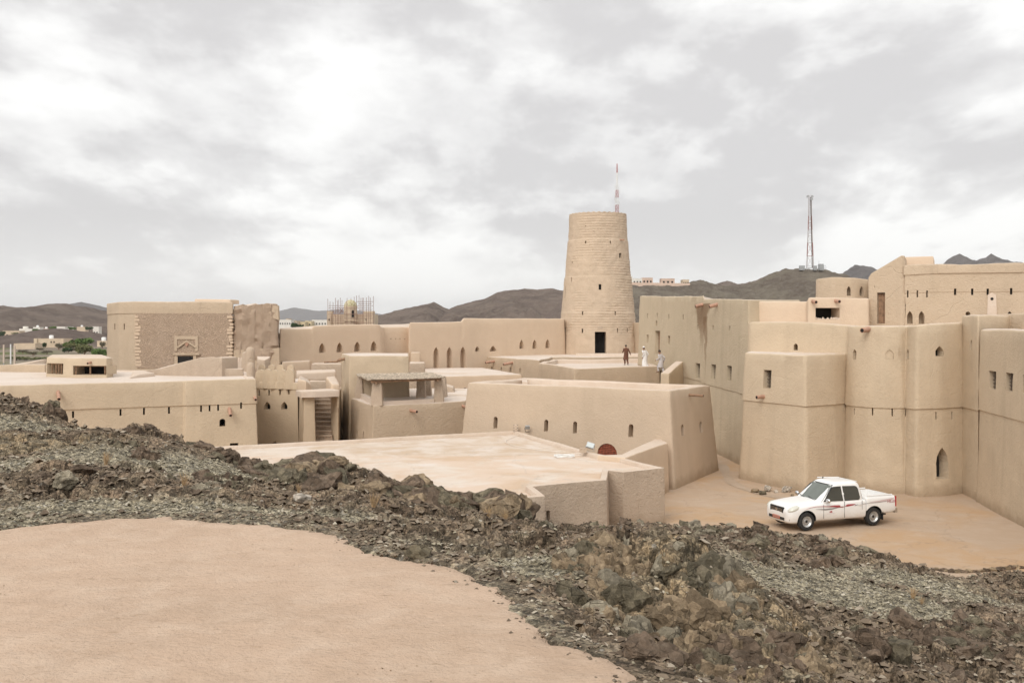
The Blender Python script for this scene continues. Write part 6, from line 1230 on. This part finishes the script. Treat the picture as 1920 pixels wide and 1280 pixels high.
# the fractured bedrock outcrop at the road edge: one mass of jointed blocks
def outcrop(name, label, line, hw, n, srange, kinds, seed, lean=.25, emb=.15):
    rnd = random.Random(seed); V = []; Fc = []; mi = []; mats = RK
    for i in range(n):
        k = rnd.randrange(len(line)-1); f = rnd.random(); a = line[k][0]*(1-f)+line[k+1][0]*f; Y = line[k][1]*(1-f)+line[k+1][1]*f+rnd.uniform(-hw, hw); x = PX(a, Y)
        z, g_, o_, sd = hz1(x, Y)
        if sd < .2: continue
        s_ = srange[0]+(srange[1]-srange[0])*rnd.random()**1.6; kd = rnd.choice(kinds); me = rocks_hi[kd][rnd.randrange(4)]
        M = Matrix.Translation((x, Y, z-s_*emb))@Matrix.Rotation(lean+rnd.uniform(-.25, .25), 4, 'X')@Matrix.Rotation(rnd.uniform(-.5, .2), 4, 'Y')@Matrix.Rotation(rnd.uniform(0, 6.28), 4, 'Z')@Matrix.Diagonal((s_*rnd.uniform(.7, 1.1), s_*rnd.uniform(.7, 1.), s_*rnd.uniform(.9, 1.5), 1))
        k0 = len(V); V += [M@v.co for v in me.vertices]; Fc += [tuple(j+k0 for j in p.vertices) for p in me.polygons]; mi += [kd]*len(me.polygons)
    c = sum(V, Vector())/len(V); me = mesh_of([v-c for v in V], Fc, mats, mi, 30); o = link(name, me); o.location = c; return tag(o, kind='structure') if name == 'bedrock' else tag(o, label, 'rock')
rocks_hi = [[rockmesh(200+i*10+k, RK[i], 6, 1.35) for k in range(4)] for i in range(4)]
outcrop('rock_outcrop', 'big jointed grey and ochre bedrock outcrop bulging beside the end of the plastered road', [(1060, 12.4), (1150, 12.6), (1250, 12.3), (1330, 12.), (1400, 11.6), (1300, 11.2), (1200, 11.3), (1120, 11.5), (1060, 12.)], .55, 84, (.18, .62), (2, 3, 3, 2, 3, 1), 5, .25, .45)
outcrop('rock_outcrop', 'brown broken bedrock on the lower right flank of the big outcrop', [(1300, 10.6), (1400, 11.), (1480, 10.6), (1400, 10.), (1300, 9.7), (1450, 9.6), (1540, 11.2)], .5, 60, (.14, .46), (0, 1, 3, 0), 9, .25, .4)
outcrop('rock_outcrop', 'dark rounded bedrock mound at the left edge before the long mud building', [(-80, 31.5), (0, 31.2), (60, 30.8), (105, 29.8)], .7, 46, (.25, .7), (0, 0, 1), 13)
outcrop('bedrock', 'low dark broken bedrock band crossing the gravel at left', [(200, 24.8), (330, 21.2), (460, 20.8), (560, 20.4), (420, 21.6)], .6, 60, (.14, .40), (0, 1, 0), 17)
outcrop('bedrock', 'dark broken bedrock band in the lower right corner', [(1600, 13.2), (1700, 15.2), (1800, 17.), (1920, 19.), (1800, 15.), (1900, 16.)], .8, 80, (.12, .40), (0, 0, 1), 19)
outcrop('bedrock', 'long dark broken bedrock bank between the outcrop and the parked truck', [(1060, 25), (1200, 26), (1350, 26.5), (1480, 27), (1600, 27)], 1.6, 120, (.14, .42), (0, 1, 0, 2), 23)
outcrop('bedrock', 'brown low bedrock hump between the road edge and the ridge boulders', [(900, 16.), (980, 16.4), (1060, 17.5), (1000, 15.)], .6, 40, (.10, .30), (0, 1, 2), 29)
for x, y, z0, s, k, lab in ((568, 958, None, .24, 4, 'pale flat topped boulder alone on the gravel below the ridge'), (120, 942, None, .3, 2, 'pale grey stone lying on the dark gravel at left'), (785, 1040, None, .20, 1, 'dark flat boulder on the edge of the plastered road'), (1440, 914, 0, .30, 4, 'left one of the two white boulders near the truck bonnet'), (1474, 915, 0, .36, 4, 'larger white boulder nearest the truck windscreen'), (1417, 917, 0, .26, 3, 'yellowish flat stone left of the white boulders'), (1429, 921, 0, .24, 1, 'brown round stone in front of the yellowish flat stone'), (1456, 917, 0, .18, 4, 'small pale stone between the two white boulders'), (1486, 923, 0, .13, 3, 'smallest stone right of the white boulders'), (1330, 862, 0, .3, 3, 'flat doorstep stone in the gap between gate block and bastion')):
    if z0 == 0: Y = F*HC/(y+6-HY)
    else: Y = {568: 18.2, 120: 18.6, 785: 12.7}[x]
    X_ = PX(x, Y); z = 0 if z0 == 0 else hz1(X_, Y)[0]; o = link('stone' if s < .2 else 'boulder', rocks[k][(x) % 5]); o.location = (X_, Y, z+s*.35); o.rotation_euler = (.2, .1, x); o.scale = (s, s, s*.9); tag(o, lab, 'boulder')
# kerb of small stones at the yard edge, lower right
mbk = []; Pk = [(1752, 1068), (1790, 1073), (1840, 1071), (1890, 1066), (1950, 1061), (2040, 1056)]
random.seed(31); xx = 1756
for i in range(26):
    y = np.interp(xx, [a for a, _ in Pk], [c_ for _, c_ in Pk]); Y = F*HC/(y-HY); o = link('kerb_stone', rocks[0 if i % 2 else 3][i % 5]); s = random.uniform(.12, .18); o.location = (PX(xx, Y), Y, .03); o.rotation_euler = (0, 0, random.uniform(-.3, .3)); o.scale = (s*1.3, s*.8, s*.9)
    tag(o, 'small brown stone in the kerb row at the lower edge of the yard', 'stone', 'stones in the kerb row of the yard'); xx += random.uniform(9, 13)
# loose stones and gravel: far too many to count
def scatter(name, n, seed, size, mt, wfun, label, ylo=6., yhi=31.):
    r = np.random.default_rng(seed); y = ylo*(yhi/ylo)**(r.random(n)**.75); x = (r.random(n)*2-1)*(.58*y+1.); z, g, o, sd = height(x[None], y[None]); z, g, o, sd = z[0], g[0], o[0], sd[0]
    z = np.where((sd < 0) & (z < ZR), ZR-.012, z) if name in ('crumbs', 'pebbles') else z; keep = (r.random(n) < wfun(g, o, sd, x, y)) & (z > .0); x, y, z = x[keep], y[keep], z[keep]; n = len(x)
    b0 = np.array([(1, 0, 0), (0, 1, 0), (-1, 0, 0), (0, -1, 0), (0, 0, .8), (0, 0, -.8), (.6, .6, .45), (-.6, .55, .35)], float); fs = np.array([(0, 6, 4), (6, 1, 4), (1, 7, 4), (7, 2, 4), (2, 3, 4), (3, 0, 4), (0, 5, 3), (3, 5, 2), (2, 5, 7), (7, 5, 1), (1, 5, 6), (6, 5, 0)])
    s = size[0]+(size[1]-size[0])*r.random(n)**2.5; s = s*(.6+y/26); a = r.random(n)*6.28; j = b0[None]*(1+(r.random((n, 8, 3))-.5)*.5); j = j*np.stack([s*(.8+.6*r.random(n)), s*(.7+.5*r.random(n)), s*(.5+.6*r.random(n))], -1)[:, None]
    c_, s_ = np.cos(a)[:, None], np.sin(a)[:, None]; tl = (r.random(n)-.5)[:, None]*1.2; X = j[..., 0]*c_-j[..., 1]*s_; Y_ = j[..., 0]*s_+j[..., 1]*c_; Z = j[..., 2]+X*tl*.6
    co = np.stack([X+x[:, None], Y_+y[:, None], Z+z[:, None]+s[:, None]*.25], -1).reshape(-1, 3); F_ = (fs[None]+np.arange(n)[:, None, None]*8).reshape(-1, 3)
    me = bpy.data.meshes.new(name); me.vertices.add(len(co)); me.vertices.foreach_set('co', co.astype(np.float32).ravel()); me.loops.add(F_.size); me.loops.foreach_set('vertex_index', F_.astype(np.int32).ravel()); me.polygons.add(len(F_)); me.polygons.foreach_set('loop_start', np.arange(0, F_.size, 3, dtype=np.int32)); me.update(calc_edges=True); me.materials.append(mt); return tag(link(name, me), label, 'gravel', kind='stuff')
def gravmat(name, a, b, c):
    m, t = mat(name); p = t.pos(); v = t.n('ShaderNodeTexVoronoi', {'Vector': p, 'Scale': 6.}).outputs['Color']; q = t.n('ShaderNodeSeparateColor', {0: v}).outputs; col = t.mix(q[0], a, b); col = t.mix(t.ramp(q[1], .82, .95, 0, .8), col, c); t.bsdf(col, .92, t.noise(p, 30., 4), .02, .7, spec=.2); return m
G1 = gravmat('brown_stones', (.12, .088, .062), (.25, .195, .14), (.42, .36, .28)); G2 = gravmat('green_grey_gravel', (.22, .19, .132), (.41, .365, .265), (.58, .52, .42))
out = lambda sd: np.clip((sd-.05)/.25, 0, 1)
scatter('loose_stones', 34000, 5, (.012, .065), G1, lambda g, o, sd, x, y: out(sd)*(1-g)*(1-.75*o)*.8, 'loose brown stones covering the rocky slope')
scatter('gravel', 60000, 6, (.008, .034), G2, lambda g, o, sd, x, y: out(sd)*(.12+g), 'grey green gravel lying in patches on the slope')
scatter('crumbs', 60000, 8, (.006, .035), G1, lambda g, o, sd, x, y: (sd < .25)*np.clip(1+sd/.55, 0, 1)**2.5*.5, 'small dark crumbs along the road edge', 6, 16)

# dry tufts and one green weed among the stones
def tuftmesh(seed, mt, n=34):
    rnd = random.Random(seed); mb = MB()
    for i in range(n):
        a = rnd.uniform(0, 6.28); l = rnd.uniform(.5, 1.); d = rnd.uniform(.15, .6); b0 = Vector((rnd.uniform(-.12, .12), rnd.uniform(-.12, .12), 0)); t_ = b0+Vector((math.cos(a)*d, math.sin(a)*d, l)); mb.tube([b0, b0.lerp(t_, .6)+Vector((0, 0, .08)), t_], [.016, .012, .004], 4)
    return mesh_of(mb.v, mb.f, mt)
M_dry = simple('dry_straw', (.42, .29, .16), .9, .3, 9.); tufts = [tuftmesh(k, M_dry) for k in range(3)]; gt = tuftmesh(9, M_leaf[0], 60)
TF = [(198, 866, 21.5, .34, 'taller dry tuft on the pale gravel left of the ridge'), (345, 905, 19.5, .32, 'dry tuft on the dark stones below the arched window'), (560, 935, 18.6, .2, 'dry tuft close to the pale flat topped boulder'), (700, 990, 17.6, .3, 'dry tuft between the ridge boulders and the road'), (915, 985, 19., .28, 'dry tuft below the boulders in front of the flat roof'), (948, 990, 19.2, .24, 'second dry tuft to the right below the ridge'), (1712, 1122, 20.5, .28, 'dry tuft on the gravel at right below the yard'), (1728, 1128, 20., .2, 'small dry tuft at the right edge of the gravel patch'), (880, 1004, 17., .2, 'small dry tuft near the road side gravel'), (130, 900, 20., .2, 'small dry tuft on the gravel at the far left')]
for i, (a, b_, Y, h_, lb) in enumerate(TF):
    x = PX(a, Y); o = link('dry_tuft', tufts[i % 3]); o.location = (x, Y, hz1(x, Y)[0]-.02); o.scale = (h_*.8, h_*.8, h_); o.rotation_euler = (0, 0, i*1.7); tag(o, lb, 'tuft', 'dry tufts on the rocky slope')
x = PX(1128, 24.); o = link('weed', gt); o.location = (x, 24., hz1(x, 24.)[0]-.02); o.scale = (.3, .3, .22); tag(o, 'only bright green weed growing among the stones below the flat roof corner', 'weed')

scatter('pebbles', 2600, 15, (.004, .013), gravmat('tan_pebbles', (.36, .26, .18), (.50, .38, .27), (.2, .15, .11)), lambda g, o, sd, x, y: (sd < 0)*.9, 'tiny pebbles strewn over the plastered road', 6, 16)
